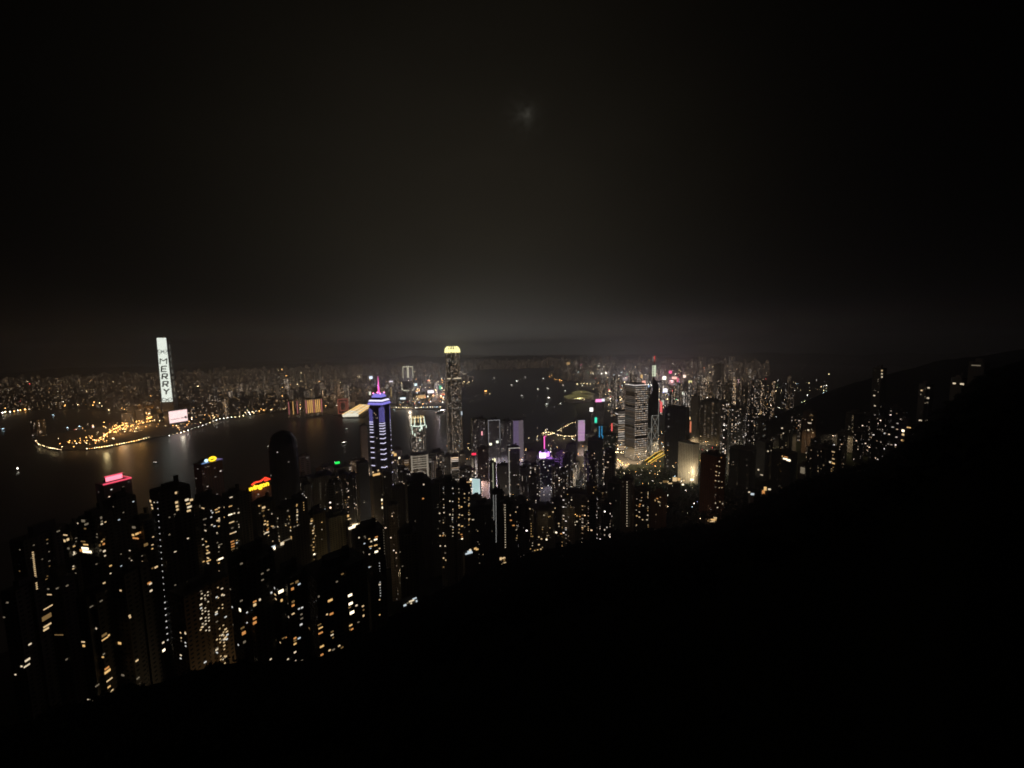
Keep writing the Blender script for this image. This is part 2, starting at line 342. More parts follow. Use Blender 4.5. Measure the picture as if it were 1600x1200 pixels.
# far hills behind the city
hv, hf = [], []; nb = 160
for i in range(nb):
    bb = R(-45+i*1.02)
    for j, (d, k) in enumerate(((8600, 0), (9300, .45), (10000, .8), (10800, 1), (12500, .3))):
        hh = .5*(210+110*math.sin(i*.13+1)+70*math.sin(i*.41)+35*math.sin(i*1.1+j)); hv.append((CAM[0]+math.sin(bb)*d, CAM[1]+math.cos(bb)*d, max(2, hh*k)))
for i in range(nb-1):
    for j in range(4): hf.append((i*5+j, i*5+j+1, (i+1)*5+j+1, (i+1)*5+j))
me = bpy.data.meshes.new('far_hills'); me.from_pydata(hv, [], hf); me.materials.append(M['rock']); me.polygons.foreach_set('use_smooth', [True]*len(hf)); me.update()
tag(link('far_hills', me), kind='structure')
# forest on the near slope: crowns of many leaf clumps, uneven along the ridge
LV = []
def crown(x, y, z, r, k=44):
    v = RNG.normal(size=(k, 3)); v /= np.linalg.norm(v, axis=1)[:, None]; c = np.array([x, y, z])+v*r*RNG.uniform(.45, 1.1, (k, 1))*np.array([1, 1, .8])
    a = RNG.normal(size=(k, 3)); a /= np.linalg.norm(a, axis=1)[:, None]; e = np.cross(a, RNG.normal(size=(k, 3))); e /= np.linalg.norm(e, axis=1)[:, None]; q = r*.3
    LV.append(np.stack([c-a*q, c+e*q*.6, c+a*q, c-e*q*.6], 1))
for i in range(1500):      # gardens between the slope and the business district
    px, dd = random.uniform(945, 1190), random.uniform(560, 1310); q_ = at_dist(px, 740, dd)
    crown(q_[0], q_[1], terrain(q_[0], q_[1])+4, random.uniform(4, 8), 44)
for i in range(5200):
    b_ = R(random.uniform(-22, 128)); D0 = float(np.interp(b_, _rb, _rd))
    d = D0*(random.uniform(.9, 1.04) if i < 1100 else 1.0*random.random()**.6*.95+.03); x, y = CAM[0]+math.sin(b_)*d, CAM[1]+math.cos(b_)*d
    r = random.uniform(1.2, 3.4)*(1 if d > 60 else .35); z = terrain(x, y)-1.0+r*.35
    k = 44; v = RNG.normal(size=(k, 3)); v /= np.linalg.norm(v, axis=1)[:, None]; c = np.array([x, y, z])+v*r*RNG.uniform(.45, 1.1, (k, 1))*np.array([1, 1, .8])
    a = RNG.normal(size=(k, 3)); a /= np.linalg.norm(a, axis=1)[:, None]; e = np.cross(a, RNG.normal(size=(k, 3))); e /= np.linalg.norm(e, axis=1)[:, None]; q = r*.3
    LV.append(np.stack([c-a*q, c+e*q*.6, c+a*q, c-e*q*.6], 1))
LV = np.concatenate(LV).reshape(-1, 3); nf = len(LV)//4
me = bpy.data.meshes.new('forest'); me.vertices.add(len(LV)); me.vertices.foreach_set('co', LV.ravel().astype('f')); me.loops.add(nf*4); me.loops.foreach_set('vertex_index', np.arange(nf*4, dtype='i'))
me.polygons.add(nf); me.polygons.foreach_set('loop_start', np.arange(nf, dtype='i')*4); me.polygons.foreach_set('loop_total', np.full(nf, 4, 'i')); me.update(calc_edges=True); me.materials.append(M['leaf'])
tag(link('forest', me), 'dark wooded slope below the viewpoint falling towards the towers', None, kind='stuff')

# ---------------------------------------------------------------- lamps
LAMPM = {}
def lamp_mesh(kind, hgt, r):
    k = (kind, hgt, round(r, 1))
    if k not in LAMPM:
        b = MB(); b.bar((0, 0, 0), (0, 0, hgt), .25, M['metal']); b.bar((0, 0, hgt), (0, -1.6, hgt+.5), .15, M['metal']); b.ball((0, -1.8, hgt), r, M['l_'+kind]); LAMPM[k] = b.mesh('street_lamp')
    return LAMPM[k]
NL = [0]
def gz(x, y):
    return max(3.0, terrain(x, y)) if not inside((x, y), POLY_K) and inside((x, y), POLY_I) else 3.0
EXTRA = []
def lamp(px, py, kind='white', label='', group='', h=9, r=None, k=1.0):
    p = on_plane(px, py, 3+h); d = math.dist(p, CAM); NL[0] += 1
    r = r or max(.5, d*.00052*k)
    return tag(link('street_lamp', lamp_mesh(kind, h, r), None, (p[0], p[1], gz(p[0], p[1]) if d > 1400 else 3), -bearing(px, py)), label, 'street lamp', group)
def lamp_line(pts, n, kind, label, group, k=1.0, jit=.6):
    L = [0]
    for a, b in zip(pts, pts[1:]): L.append(L[-1]+math.dist(a, b))
    for i in range(n):
        t = (i+.5)/n*L[-1]; px = np.interp(t, L, [p[0] for p in pts]); py = np.interp(t, L, [p[1] for p in pts])
        a = (px+random.uniform(-jit, jit), py+random.uniform(-jit, jit)*.4); kd = kind if isinstance(kind, str) else random.choice(kind); kk = k*random.choice([.5, .7, 1, 1, 1.3])
        if i % 3 == 1: p = on_plane(a[0], a[1], 12); EXTRA.append((tuple(p), math.dist(p, CAM)*.00052*kk, kd))
        else: lamp(a[0], a[1], kd, label, group, k=kk)
WK = 'lamps of the reclaimed point'
lamp_line([(56, 687), (58, 693), (75, 699), (97, 703)], 14, 'warm', 'warm lamp on the dark tip of the reclaimed point across the harbour', WK, .8)
lamp_line([(134, 701), (155, 699), (180, 695), (210, 689), (234, 683)], 26, ['warm', 'warm', 'sodium'], 'warm lamp in the close row along the seawall of the point', 'seawall lamps of the point', 1.05, .3)
lamp_line([(150, 689), (165, 679), (180, 669), (197, 661), (214, 656), (232, 654), (243, 648), (238, 643)], 42, 'sodium', 'orange lamp beside the curving expressway west of the billboard skyscraper', 'expressway lamps', 1.2, .7)
lamp_line([(172, 677), (195, 668), (220, 661), (246, 655)], 22, 'sodium', 'orange lamp on the lower slip road west of the billboard skyscraper', 'slip road lamps', 1.0, 1.2)
lamp_line([(205, 646), (215, 643), (230, 641), (243, 645)], 14, ['sodium', 'red', 'sodium'], 'orange lamp on the toll plaza behind the expressway', 'toll plaza lamps', 1.3, 1.5)
lamp_line([(0, 645), (30, 641), (60, 637), (100, 633), (135, 631), (160, 634), (205, 637)], 34, ['warm', 'sodium', 'white'], 'lamp along the far waterfront at the left edge of the view', 'far left waterfront lamps', 1.25, 1.4)
lamp_line([(262, 681), (285, 675), (300, 670), (318, 664), (330, 659), (345, 654), (372, 651), (400, 645)], 24, ['white', 'warm', 'white'], 'white lamp on the promenade right of the pink screen', 'promenade lamps right of the pink screen', 1.0, .8)
lamp_line([(296, 652), (304, 650), (313, 649), (322, 647), (335, 645), (350, 643)], 9, 'cool', 'bright cool lamp just right of the pink screen', 'cool lamps right of the pink screen', 2.0, .3)
lamp_line([(330, 650), (352, 645), (375, 639), (400, 634), (430, 632), (460, 633)], 26, ['warm', 'sodium', 'white'], 'warm lamp on the quay road left of the gold striped blocks', 'quay road lamps', 1.1, .8)
lamp_line([(380, 645), (410, 641), (440, 639), (470, 637), (505, 634), (530, 633)], 26, ['warm', 'white', 'sodium'], 'warm lamp on the quay in front of the gold striped blocks', 'quay front lamps', 1.1, .8)
lamp_line([(504, 609), (520, 608), (540, 608.5), (575, 609)], 22, ['red', 'red', 'sodium'], 'red glowing lamp on the elevated road beyond the gold striped blocks', 'elevated road lamps', .95, .3)
lamp_line([(604, 636), (625, 637), (650, 637), (668, 636), (690, 636)], 26, ['white', 'warm', 'warm', 'cool'], 'bright lamp on the ferry promenade behind the gold crowned tower', 'ferry promenade lamps', 1.1, .8)
lamp_line([(722, 604), (728, 599), (735, 596), (740, 594)], 7, 'warm', 'warm lamp on the tip of land right of the tallest tower', 'lamps on the tip right of the tallest tower', 1.0, .3)
lamp_line([(738, 576), (760, 575), (790, 574), (822, 573)], 14, ['warm', 'white'], 'tiny warm lamp along the far shore above the open harbour', 'far shore lamps', .8, .5)
PIER = 'lamps on the central piers'
lamp_line([(845, 678), (855, 675), (866, 677), (858, 679), (848, 679)], 14, 'warm', 'warm lamp on the round pier behind the magenta mast', PIER, 1.1, .6)
lamp_line([(868, 679), (880, 681), (895, 682), (904, 679)], 12, 'warm', 'warm lamp on the pier left of the lilac tower', 'lamps on the pier left of the lilac tower', 1.1, .5)
lamp_line([(870, 674), (882, 667), (892, 661), (900, 660)], 10, 'warm', 'lamp on the waterfront road above the piers', 'lamps on the waterfront road above the piers', .9, .7)
lamp_line([(950, 622), (957, 617), (965, 616), (972, 623), (965, 627), (952, 628)], 22, 'warm', 'warm lamp round the oval racetrack-like interchange left of the grid lit tower', 'lamps of the oval interchange', 1.0, .6)
lamp_line([(942, 612), (955, 609), (968, 612)], 10, ['warm', 'white'], 'lamp beside the typhoon shelter above the oval interchange', 'lamps beside the typhoon shelter', 1.1, 1.5)
lamp_line([(900, 600), (914, 599), (925, 600), (940, 601)], 8, 'warm', 'warm lamp by the eastern shore of the harbour', 'lamps by the eastern shore', 1.1, .4)
lamp_line([(857, 590), (862, 587), (866, 592), (880, 595)], 7, 'sodium', 'orange lamp on the lit eastern tip of the harbour', 'lamps on the eastern tip', 1.0, .6)
# added masts whose point lights stand in for the brightest lamp clusters
def floodlight(px, py, z, power, color, label, size=6):
    p = on_plane(px, py, z); g = gz(p[0], p[1])
    root = thing('light_mast', label, 'floodlight', (p[0], p[1], g)); H = max(z-g, 8)
    MB().bar((0, 0, 0), (0, 0, H-2), .5, M['metal']).obj('mast', root); MB().box(0, 0, H-1.6, 3, 1, 1.4, M['metal']).obj('lamp_housing', root)
    l = bpy.data.lights.new('lamp_light', 'POINT'); l.energy = power*.045; l.color = color; l.shadow_soft_size = size; o = bpy.data.objects.new('lamp_light', l); COL.objects.link(o); o.parent = root; o.location = (0, 0, H+size+1)
for q in ((215, 661, 25, 5e6, (1, .45, .1), 'added mast light for the orange expressway bend'), (185, 672, 25, 2e6, (1, .45, .12), 'added mast light for the left end of the orange expressway'), (236, 646, 25, 5e6, (1, .4, .08), 'added mast light for the orange plaza beside the skyscraper'),
          (165, 697, 20, 6e5, (1, .75, .35), 'added mast light for the seawall of the point'), (285, 672, 20, 6e5, (1, .9, .7), 'added mast light for the park below the pink screen'),
          (488, 640, 20, 3e6, (1, .65, .25), 'added mast light for the quay before the gold striped blocks'), (640, 634, 25, 3e6, (1, .8, .6), 'added mast light for the ferry promenade'), (682, 622, 25, 2e6, (1, .6, .4), 'added mast light for the shopping streets left of the tallest tower'),
          (905, 622, 30, 2e6, (1, .9, .4), 'added mast light for the exhibition hall with the yellow lit roof'), (960, 620, 30, 2e6, (1, .75, .4), 'added mast light for the oval interchange'), (880, 678, 25, 4e5, (1, .8, .4), 'added mast light for the piers left of the lilac tower')):
    floodlight(*q)
def street_fill(px, py, dist, z, power, color, label):  # added unseen masts whose lamps brighten the facades around them
    dist += 0
    p = at_dist(px, py, dist); g = gz(p[0], p[1])
    root = thing('light_mast', label, 'floodlight', (p[0], p[1], g), 0, 'added fill lights between the towers'); MB().bar((0, 0, 0), (0, 0, z), .3, M['metal']).obj('mast', root); MB().box(0, 0, z, 2, .8, .8, M['metal']).obj('lamp_housing', root)
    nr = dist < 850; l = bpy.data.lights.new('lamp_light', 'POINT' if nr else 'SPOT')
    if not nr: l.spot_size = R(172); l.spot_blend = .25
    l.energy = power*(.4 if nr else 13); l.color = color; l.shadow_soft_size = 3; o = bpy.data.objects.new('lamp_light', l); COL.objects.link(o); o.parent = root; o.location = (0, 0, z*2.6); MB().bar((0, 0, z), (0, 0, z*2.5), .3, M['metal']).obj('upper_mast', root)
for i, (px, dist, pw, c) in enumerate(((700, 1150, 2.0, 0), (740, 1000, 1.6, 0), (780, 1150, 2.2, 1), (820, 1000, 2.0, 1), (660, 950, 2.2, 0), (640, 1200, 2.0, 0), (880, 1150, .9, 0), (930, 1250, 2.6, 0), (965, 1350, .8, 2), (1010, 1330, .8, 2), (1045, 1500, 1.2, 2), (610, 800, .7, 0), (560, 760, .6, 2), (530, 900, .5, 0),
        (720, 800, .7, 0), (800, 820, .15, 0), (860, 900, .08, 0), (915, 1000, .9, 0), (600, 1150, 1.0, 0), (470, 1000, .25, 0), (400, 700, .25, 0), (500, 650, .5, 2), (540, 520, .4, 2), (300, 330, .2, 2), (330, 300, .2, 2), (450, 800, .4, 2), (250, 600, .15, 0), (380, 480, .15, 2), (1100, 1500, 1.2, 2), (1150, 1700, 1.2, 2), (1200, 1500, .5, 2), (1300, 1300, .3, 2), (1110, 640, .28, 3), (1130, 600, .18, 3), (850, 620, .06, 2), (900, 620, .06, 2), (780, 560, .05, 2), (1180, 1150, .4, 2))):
    street_fill(px, 700, dist, 22, pw*5e4, [(1, .85, .68), (.85, .75, .95), (1, .72, .4), (1, .5, .25)][c],
        'slender added fill light unseen in the streets between the towers')

def road(pts, wd, name='road', z=3.1):
    q = [on_plane(x, y, z) for x, y in pts]; b = MB()
    for i, (p, r_) in enumerate(zip(q, q[1:])):
        n_ = np.array([-(r_-p)[1], (r_-p)[0], 0]); n_ = n_/np.linalg.norm(n_)*wd/2; c1, c2 = p+(0, 0, i*.004), r_+(0, 0, i*.004)
        b.face([c1-n_, c2-n_, c2+n_, c1+n_], M['asphalt'])
    tag(b.obj(name), kind='structure')
road([(150, 689), (165, 679), (180, 669), (197, 661), (214, 656), (232, 654), (243, 648)], 34); road([(172, 677), (195, 668), (220, 661), (246, 655)], 26, z=3.2); road([(0, 645), (60, 637), (100, 633), (160, 634), (205, 637)], 40, z=3.1)
road([(330, 650), (375, 639), (430, 632), (460, 633)], 30); road([(134, 701.5), (180, 695.5), (234, 684)], 12); road([(504, 609.5), (540, 609), (575, 610)], 40)
# flyover beside the grid lit tower, its lamp-lit deck put in as glowing strips along the rails
def flyover(pts, dist, wd, label):
    q = [at_dist(x, y, d_) for (x, y), d_ in zip(pts, dist)]; root = thing('flyover', label, 'flyover', tuple(q[0])); b = MB(); c_ = MB(); q = [p-q[0] for p in q]
    for p, r_ in zip(q, q[1:]):
        n_ = np.array([-(r_-p)[1], (r_-p)[0], 0]); n_ = n_/np.linalg.norm(n_)*wd/2; dn = np.array([0, 0, 1.5])
        b.face([p-n_, r_-n_, r_+n_, p+n_], M['asphalt']); b.face([p-n_-dn, p+n_-dn, r_+n_-dn, r_-n_-dn], M['asphalt']); b.face([p-n_, p-n_-dn, r_-n_-dn, r_-n_], M['pale']); b.face([p+n_, r_+n_, r_+n_-dn, p+n_-dn], M['pale'])
        for sg in (-1, 1): c_.bar(p+n_*sg*.98+(0, 0, .6), r_+n_*sg*.98+(0, 0, .6), .45, glow('deck_glow_strip', (1, .6, .08), 1.1))
    b.obj('deck', root); c_.obj('rail_glow', root)
flyover([(1010, 721), (1018, 716), (1027, 709), (1036, 705)], (1240, 1260, 1300, 1340), 13, 'yellow lit curving flyover at the foot of the faceted tower')
flyover([(1014, 724), (1024, 717), (1037, 710)], (1215, 1250, 1290), 9, 'lower yellow lit ramp at the foot of the faceted tower')
lamp_line([(962, 716), (970, 722), (976, 727), (983, 725)], 9, 'sodium', 'orange lamp in the street bend left of the foot of the grid lit tower', 'lamps left of the grid lit tower', 1.5, 1.5)
lamp_line([(962, 706), (972, 708), (984, 712)], 7, 'warm', 'warm lamp in the street behind the foot of the grid lit tower', 'lamps behind the grid lit tower', 1.5, 1.5)

# masts added across the water and to the east, unseen, to brighten haze and streets
FAR_FILL = [(on_plane(px, py, 60), c) for px, py, c in ((190, 650, 1), (330, 615, 2), (400, 612, 2), (450, 604, 2), (500, 600, 2), (540, 620, 1), (590, 605, 3), (620, 600, 0), (650, 610, 3), (670, 600, 0), (690, 612, 3), (640, 590, 0), (560, 590, 2), (720, 588, 0),
      (940, 588, 0), (975, 594, 3), (1000, 596, 0), (1035, 592, 4), (1050, 600, 4), (1070, 606, 3), (1100, 600, 2), (1150, 594, 2), (960, 612, 0), (1020, 615, 3))]
for p, c in FAR_FILL:
    root = thing('light_mast', 'very tall added fill light lost among the far city blocks', 'floodlight', (p[0], p[1], 3), 0, 'added fill lights of the far districts'); MB().bar((0, 0, 0), (0, 0, 70), .6, M['metal']).obj('mast', root); MB().box(0, 0, 70, 4, 4, 1, M['metal']).obj('lamp_housing', root)
    l = bpy.data.lights.new('lamp_light', 'POINT'); l.energy = 5.5e5*(math.dist(p, CAM)/3500)**1.2*(.4 if p[1] > 2500 else 1); l.color = [(1, .85, .65), (1, .6, .3), (1, .75, .48), (.95, .82, .9), (1, .55, .6)][c]; l.shadow_soft_size = 3; o = bpy.data.objects.new('lamp_light', l); COL.objects.link(o); o.parent = root; o.location = (0, 0, 90)
# ---------------------------------------------------------------- landmarks
def text(body, name, parent, loc, rot, size, mat, depth=.3, bold=.02, align='CENTER', spacing=1.0):
    c = bpy.data.curves.new(name, 'FONT'); c.body = body; c.size = size; c.extrude = depth; c.offset = bold*size; c.align_x = align; c.align_y = 'CENTER'; c.space_character = spacing
    o = bpy.data.objects.new('tmp', c); COL.objects.link(o); me = bpy.data.meshes.new_from_object(o.evaluated_get(bpy.context.evaluated_depsgraph_get())); bpy.data.objects.remove(o); bpy.data.curves.remove(c)
    me.materials.clear(); me.materials.append(mat); t = link(name, me, parent, loc); t.rotation_euler = rot; return t
def land_root(name, label, px0, px1, yt, dist, turn, plan='box', ratio=1.0, z0=3.0, group=None):
    poly, x, y, zt, rot, w = fit(px0, px1, yt, dist, turn, plan, ratio); return thing(name, label, 'skyscraper', (x, y, z0), rot, group), poly, zt-z0, w
def put(info_poly, w, **kw): return props(w, **kw)
# billboard skyscraper across the water
root, poly, H, w = land_root('skyscraper', 'tallest skyscraper across the water with MERRY down its white face', 242.5, 268, 528, 3080, -22)
b = MB(); P0 = rect(w*1.04, w*1.04); P1 = rect(w*.88, w*.88)
b.prism(P0, 0, H*.25, M['facade'], poly2=rect(w*.98, w*.98)); b.prism(rect(w*.98, w*.98), H*.25, H*.94, M['facade'], M['roof'], poly2=P1)
props(b.obj('wall', root), lit=.03, power=.4, warm=.2, cw=6, ch=4, ww=.6, wh=.5, color=(.12, .12, .12))
b = MB(); b.prism(rect(w*.8, w*.8), H*.94, H*.97, M['roof']); b.obj('roof', root)
scr = glow('led_face_white', (.82, .88, .78), .98, 'FRONT'); blk = plain('unlit_led', (.01, .012, .01), .6); dimg = glow('led_face_grey', (.7, .75, .66), .10)
hw, zb, zt = w*.47, H*.235, H
def yface(z): return -(w*.52 - (w*.08)*(z/H)) - .8
b = MB(); n = 12
for i in range(n):
    a0, a1 = zb+(zt-zb)*i/n, zb+(zt-zb)*(i+1)/n; q0, q1 = hw*(1-.12*i/n), hw*(1-.12*(i+1)/n)
    b.face([(-q0, yface(a0), a0), (q0, yface(a0), a0), (q1, yface(a1), a1), (-q1, yface(a1), a1)], scr)
for sgn in (-1, 1): b.bar((sgn*hw, yface(zb)+.4, zb), (sgn*hw*.88, yface(zt)+.4, zt), .8, M['metal'])
b.obj('led_face', root)
b = MB()
for sgn in (0,):
    for i in range(9):
        a0 = H*.28+i*H*.073; a1 = a0+H*.058*random.uniform(.6, 1); q = w*.52-(w*.08)*(a0/H)+.7
        b.face([(q, -w*.18, a0), (q, w*.1*random.uniform(.2, 1.4), a0), (q-.8, w*.1*random.uniform(.2, 1.2), a1), (q-.8, -w*.14, a1)], dimg)
b.obj('side_led_strip', root)
STROKES = dict(M=((-1, -1, -1, 1), (-1, 1, 0, .1), (0, .1, 1, 1), (1, 1, 1, -1)), E=((-.8, -1, -.8, 1), (-.8, 1, .8, 1), (-.8, 0, .6, 0), (-.8, -1, .8, -1)), R=((-.8, -1, -.8, 1), (-.8, 1, .7, 1), (.7, 1, .7, 0), (.7, 0, -.8, 0), (-.1, 0, .85, -1)), Y=((-.9, 1, 0, .05), (.9, 1, 0, .05), (0, .05, 0, -1)))
for i, ch in enumerate('MERRY'):
    z = H*(.722-.091*i); b = MB()
    for x0_, z0_, x1_, z1_ in STROKES[ch]: b.bar((x0_*(15.5 if ch == 'M' else 15)+z0_*2, yface(z)-1.2, z+z0_*15.5), (x1_*(15.5 if ch == 'M' else 15)+z1_*2, yface(z)-1.2, z+z1_*15.5), 2.1 if ch == 'M' else 2.9, blk)
    b.obj('letter', root)
b = MB()   # bow above the word and bow below it
for zc, sc in ((H*.84, 1.0), (H*.262, 1.05)):
    y_ = yface(zc)-1.2
    for sgn in (-1, 1):
        L = [(0, 0), (9, 7), (19, 9), (22, 2), (18, -6), (9, -4), (0, 0)]
        for p, q in zip(L, L[1:]): b.bar((sgn*p[0]*sc, y_, zc+p[1]*sc), (sgn*q[0]*sc, y_, zc+q[1]*sc), 1.1, blk)
        for p, q in zip([(0, 0), (7, -10), (16, -17), (22, -14)], [(7, -10), (16, -17), (22, -14)]): b.bar((sgn*p[0]*sc, y_, zc+p[1]*sc), (sgn*q[0]*sc, y_, zc+q[1]*sc), .9, blk)
b.obj('bow_emblem', root)
# pink screen block in front
root, poly, H, w = land_root('screen_building', 'low block fronted by a wide pale pink screen, at the foot of the lettered skyscraper', 255, 292, 641, 2840, 28, ratio=.5, z0=3)
root['category'] = 'building'
b = MB(); b.prism(poly, 0, H, M['facade'], M['roof']); props(b.obj('wall', root), lit=.1, power=.4, color=(.1, .1, .1))
zlo = H*.24; yb = -w*.25-.8
b = MB(); b.box(0, yb, zlo, w*.98, 1.2, H-zlo, glow('led_pink', (1, .72, .70), 1.15, 'FRONT')); b.obj('led_screen', root)
gy = plain('screen_lettering', (.03, .02, .02), .6)
b = MB()
zt = zlo+(H-zlo)*.28; X = -w*.44
for i in range(34):
    h1 = 3.2*(1 if i % 5 else 2.3)*(1 if i > 13 else .6); b.bar((X, yb-1.2, zt), (X+2.1, yb-1.2, zt+h1), .55, gy); b.bar((X+2.1, yb-1.2, zt+h1), (X+3.3, yb-1.2, zt), .55, gy); X += 3.3 if i != 13 else 7
b.box(w*.38, yb-1.2, zt-3, 9, .8, 13, gy); b.obj('script_lettering', root)

# star plan tower with purple bands
PUR = glow('purple_led', (.33, .29, 1), .62, 'FRONT'); LIL = glow('lilac_led', (.78, .74, 1), 1.1); MAG = glow('magenta_led', (1, .12, .5), 1.3, 'FRONT')
root, poly, H, w = land_root('skyscraper', 'dark star-plan tower with glowing purple bands, stepped purple crown and magenta spire', 574, 611, 630, 985, 0, z0=10)
H = at_dist(592, 631, 985)[2]-10; s = w*.70
A = rect(s, s)
def turned(sz, a): return [(x*math.cos(a)-y*math.sin(a), x*math.sin(a)+y*math.cos(a)) for x, y in rect(sz, sz)]
TA, TB = R(14), R(14+45)
b = MB(); b.prism(turned(s, TA), 0, H, M['facade'], M['roof']); props(b.obj('wall', root), lit=.03, power=.25, warm=.7, cw=3, ch=4, color=(.07, .06, .08))
b = MB(); b.prism(turned(s*.94, TB), 0, H-4, M['facade'], M['roof']); props(b.obj('corner_bays', root), lit=.02, power=.2, warm=.7, cw=3, ch=4, color=(.06, .05, .08))
def zpx(py): return at_dist(592, py, 985)[2]-10
def vband(corner, py, half, th, mat, nm='light_band'):
    z = zpx(py); P_ = turned(s*.94, TB); c = P_[corner]; p, q = P_[corner-1], P_[(corner+1) % 4]; bb = MB()
    cx, cy2 = c[0]*1.012, c[1]*1.012
    for o in (p, q):
        f = half/math.dist(o, c); e = (cx+(o[0]-c[0])*f, cy2+(o[1]-c[1])*f); bb.bar((cx, cy2, z), (e[0], e[1], z), th, mat)
    bb.obj(nm, root)
for cr in (0, 1, 3):
    ofs = {0: 0, 1: -1, 3: -2}[cr]
    for k in range(22): vband(cr, 633.5+k*1.12+(0 if cr == 0 else 3), s*.27*min(1, .25+k*.25), .21, PUR)
    for py in (659.6, 663, 667.2, 671.6, 676, 682.7, 690, 699.7, 706.5, 715, 727, 742, 762): vband(cr, py+ofs, s*.27, .62, LIL)
b = MB()
for i, (k0, k1, ya, yb_) in enumerate(((1.08, .96, 631, 627.5), (.98, .84, 625.8, 623.4), (.70, .44, 620, 614.5))):
    b.prism(turned(s*k0, TB), zpx(ya), zpx(yb_), PUR if i != 1 else LIL, M['dark'], poly2=turned(s*k1, TB), bottom=True)
b.prism(turned(s*.9, TB), zpx(627.5), zpx(625.8), M['dark']); b.prism(turned(s*.66, TB), zpx(623.4), zpx(620), M['dark']); b.obj('crown', root)
b = MB(); zs = [zpx(614.5), zpx(606), zpx(603), zpx(588)]
b.prism(ngon(5, 5, 8), zs[0], zs[1], MAG, poly2=ngon(3.4, 3.4, 8)); b.prism(ngon(5, 5, 8), zs[1], zs[2], MAG, poly2=ngon(3, 3, 8)); b.prism(ngon(2.6, 2.6, 8), zs[2], zs[3], MAG, poly2=ngon(.5, .5, 8)); b.obj('spire', root)
b = MB()
for k in range(5):
    q = turned(s*.62, TB)[k % 4]; b.ball((q[0]*.8, q[1]*.8, zpx(614.5)+1), 1.1, M['l_pink'])
b.obj('crown_lamps', root)
tb = MB(); tb.box(0, 0, 0, 3, 2, 5, M['w_bright']); 
l = bpy.data.lights.new('crown_light', 'POINT'); l.energy = 4e4; l.color = (.45, .35, 1); l.shadow_soft_size = 3; o = bpy.data.objects.new('crown_light', l); COL.objects.link(o); o.parent = root; o.location = (0, 0, H+45)

# tallest tower on the near shore
root, poly, H, w = land_root('skyscraper', 'tallest tower on the near shore with a glowing yellow rounded crown', 693, 720, 541, 1515, 12, 'oct', z0=4)
def zz(py): return at_dist(706, py, 1515)[2]-4
b = MB(); levels = [(800, 592, 1.0), (592, 572, .92), (572, 553, .86), (553, 550, .80)]
for y0, y1, k in levels: b.prism(PLANS['oct'](w*k*.94, w*k*.94), max(0, zz(y0)), zz(y1), M['facade'], M['roof'])
props(b.obj('wall', root), lit=.65, power=.32, warm=.6, cw=4, ch=4.2, ww=.7, wh=.45, color=(.22, .22, .2))
YEL = glow('crown_yellow', (1, .9, .38), 1.15, 'FRONT'); b = MB()
n = 16
for i in range(n):
    a = 2*PI*(i+.5)/n; r_ = w*.43; c, s_ = math.cos(a), math.sin(a); b.bar((r_*c*1.07, r_*s_*1.07, zz(551)), (r_*c*1.0, r_*s_*1.0, zz(545)), 1.9, YEL); b.bar((r_*c, r_*s_, zz(545)), (r_*c*.72, r_*s_*.72, zz(541.5)), 1.7, YEL)
b.prism(ngon(w*.8, w*.8, 16), zz(550.6), zz(546), YEL, poly2=ngon(w*.7, w*.7, 16)); b.obj('crown', root)
b = MB()
for py, k, x0_, x1_ in ((564, .88, -.3, .3), (590.5, .98, -.46, -.25), (590.5, .98, -.05, .4), (593, .99, .1, .4), (625, 1.0, -.1, .35), (636, 1.0, -.4, .4)):
    b = MB(); b.bar((x0_*w, -w*.47*k, zz(py)), (x1_*w, -w*.47*k, zz(py)), 1.5 if py in (590.5,) else .7, M['w_white'] if py == 590.5 else dimg); b.obj('floor_light', root)
b = MB(); b.box(w*.4, -w*.36, zz(648), 4, 3, 14, M['w_cool']); b.obj('lit_atrium', root)
l = bpy.data.lights.new('crown_light', 'POINT'); l.energy = 1.5e5; l.color = (1, .9, .45); l.shadow_soft_size = 6; o = bpy.data.objects.new('crown_light', l); COL.objects.link(o); o.parent = root; o.location = (0, 0, H+14)

# shorter sibling with glowing ring crown
root, poly, H, w = land_root('skyscraper', 'mid height dark tower with a gold and white ring of lights round its open crown', 639, 666, 646, 1360, 10, 'oct', z0=4)
def zz(py, d=1360): return at_dist(652, py, d)[2]-4
GOLD = glow('gold_light', (1, .72, .32), 1.0, 'FRONT'); CW = glow('crown_white', (.85, 1, .82), .95, 'FRONT')
b = MB(); b.prism(PLANS['oct'](w*.9, w*.9), 0, zz(672), M['facade'], M['roof']); b.prism(PLANS['oct'](w*.8, w*.8), zz(672), zz(662), M['facade'], M['roof'])
props(b.obj('wall', root), lit=.4, power=.5, warm=.5, cw=5, ch=4, color=(.2, .2, .19))
b = MB(); n = 14
for i in range(n):
    a = 2*PI*i/n; c, s_ = math.cos(a), math.sin(a); r_ = w*.44; back = s_ > .15
    b.bar((r_*c, r_*s_, zz(664)), (r_*c*.88, r_*s_*.88, zz(651)), 1.0, GOLD if back else CW if i % 2 else M['metal'])
for i in range(n):
    a, a2 = 2*PI*i/n, 2*PI*(i+1)/n
    for zk, rk, mt in ((zz(664), .44, CW), (zz(654), .39, GOLD)): b.bar((w*rk*math.cos(a), w*rk*math.sin(a), zk), (w*rk*math.cos(a2), w*rk*math.sin(a2), zk), 1.2 if zk < zz(660) else 1.0, mt if (math.sin(a) > -.2) == (mt is GOLD) or mt is CW else M['metal'])
b.obj('crown_ring', root)
b = MB()
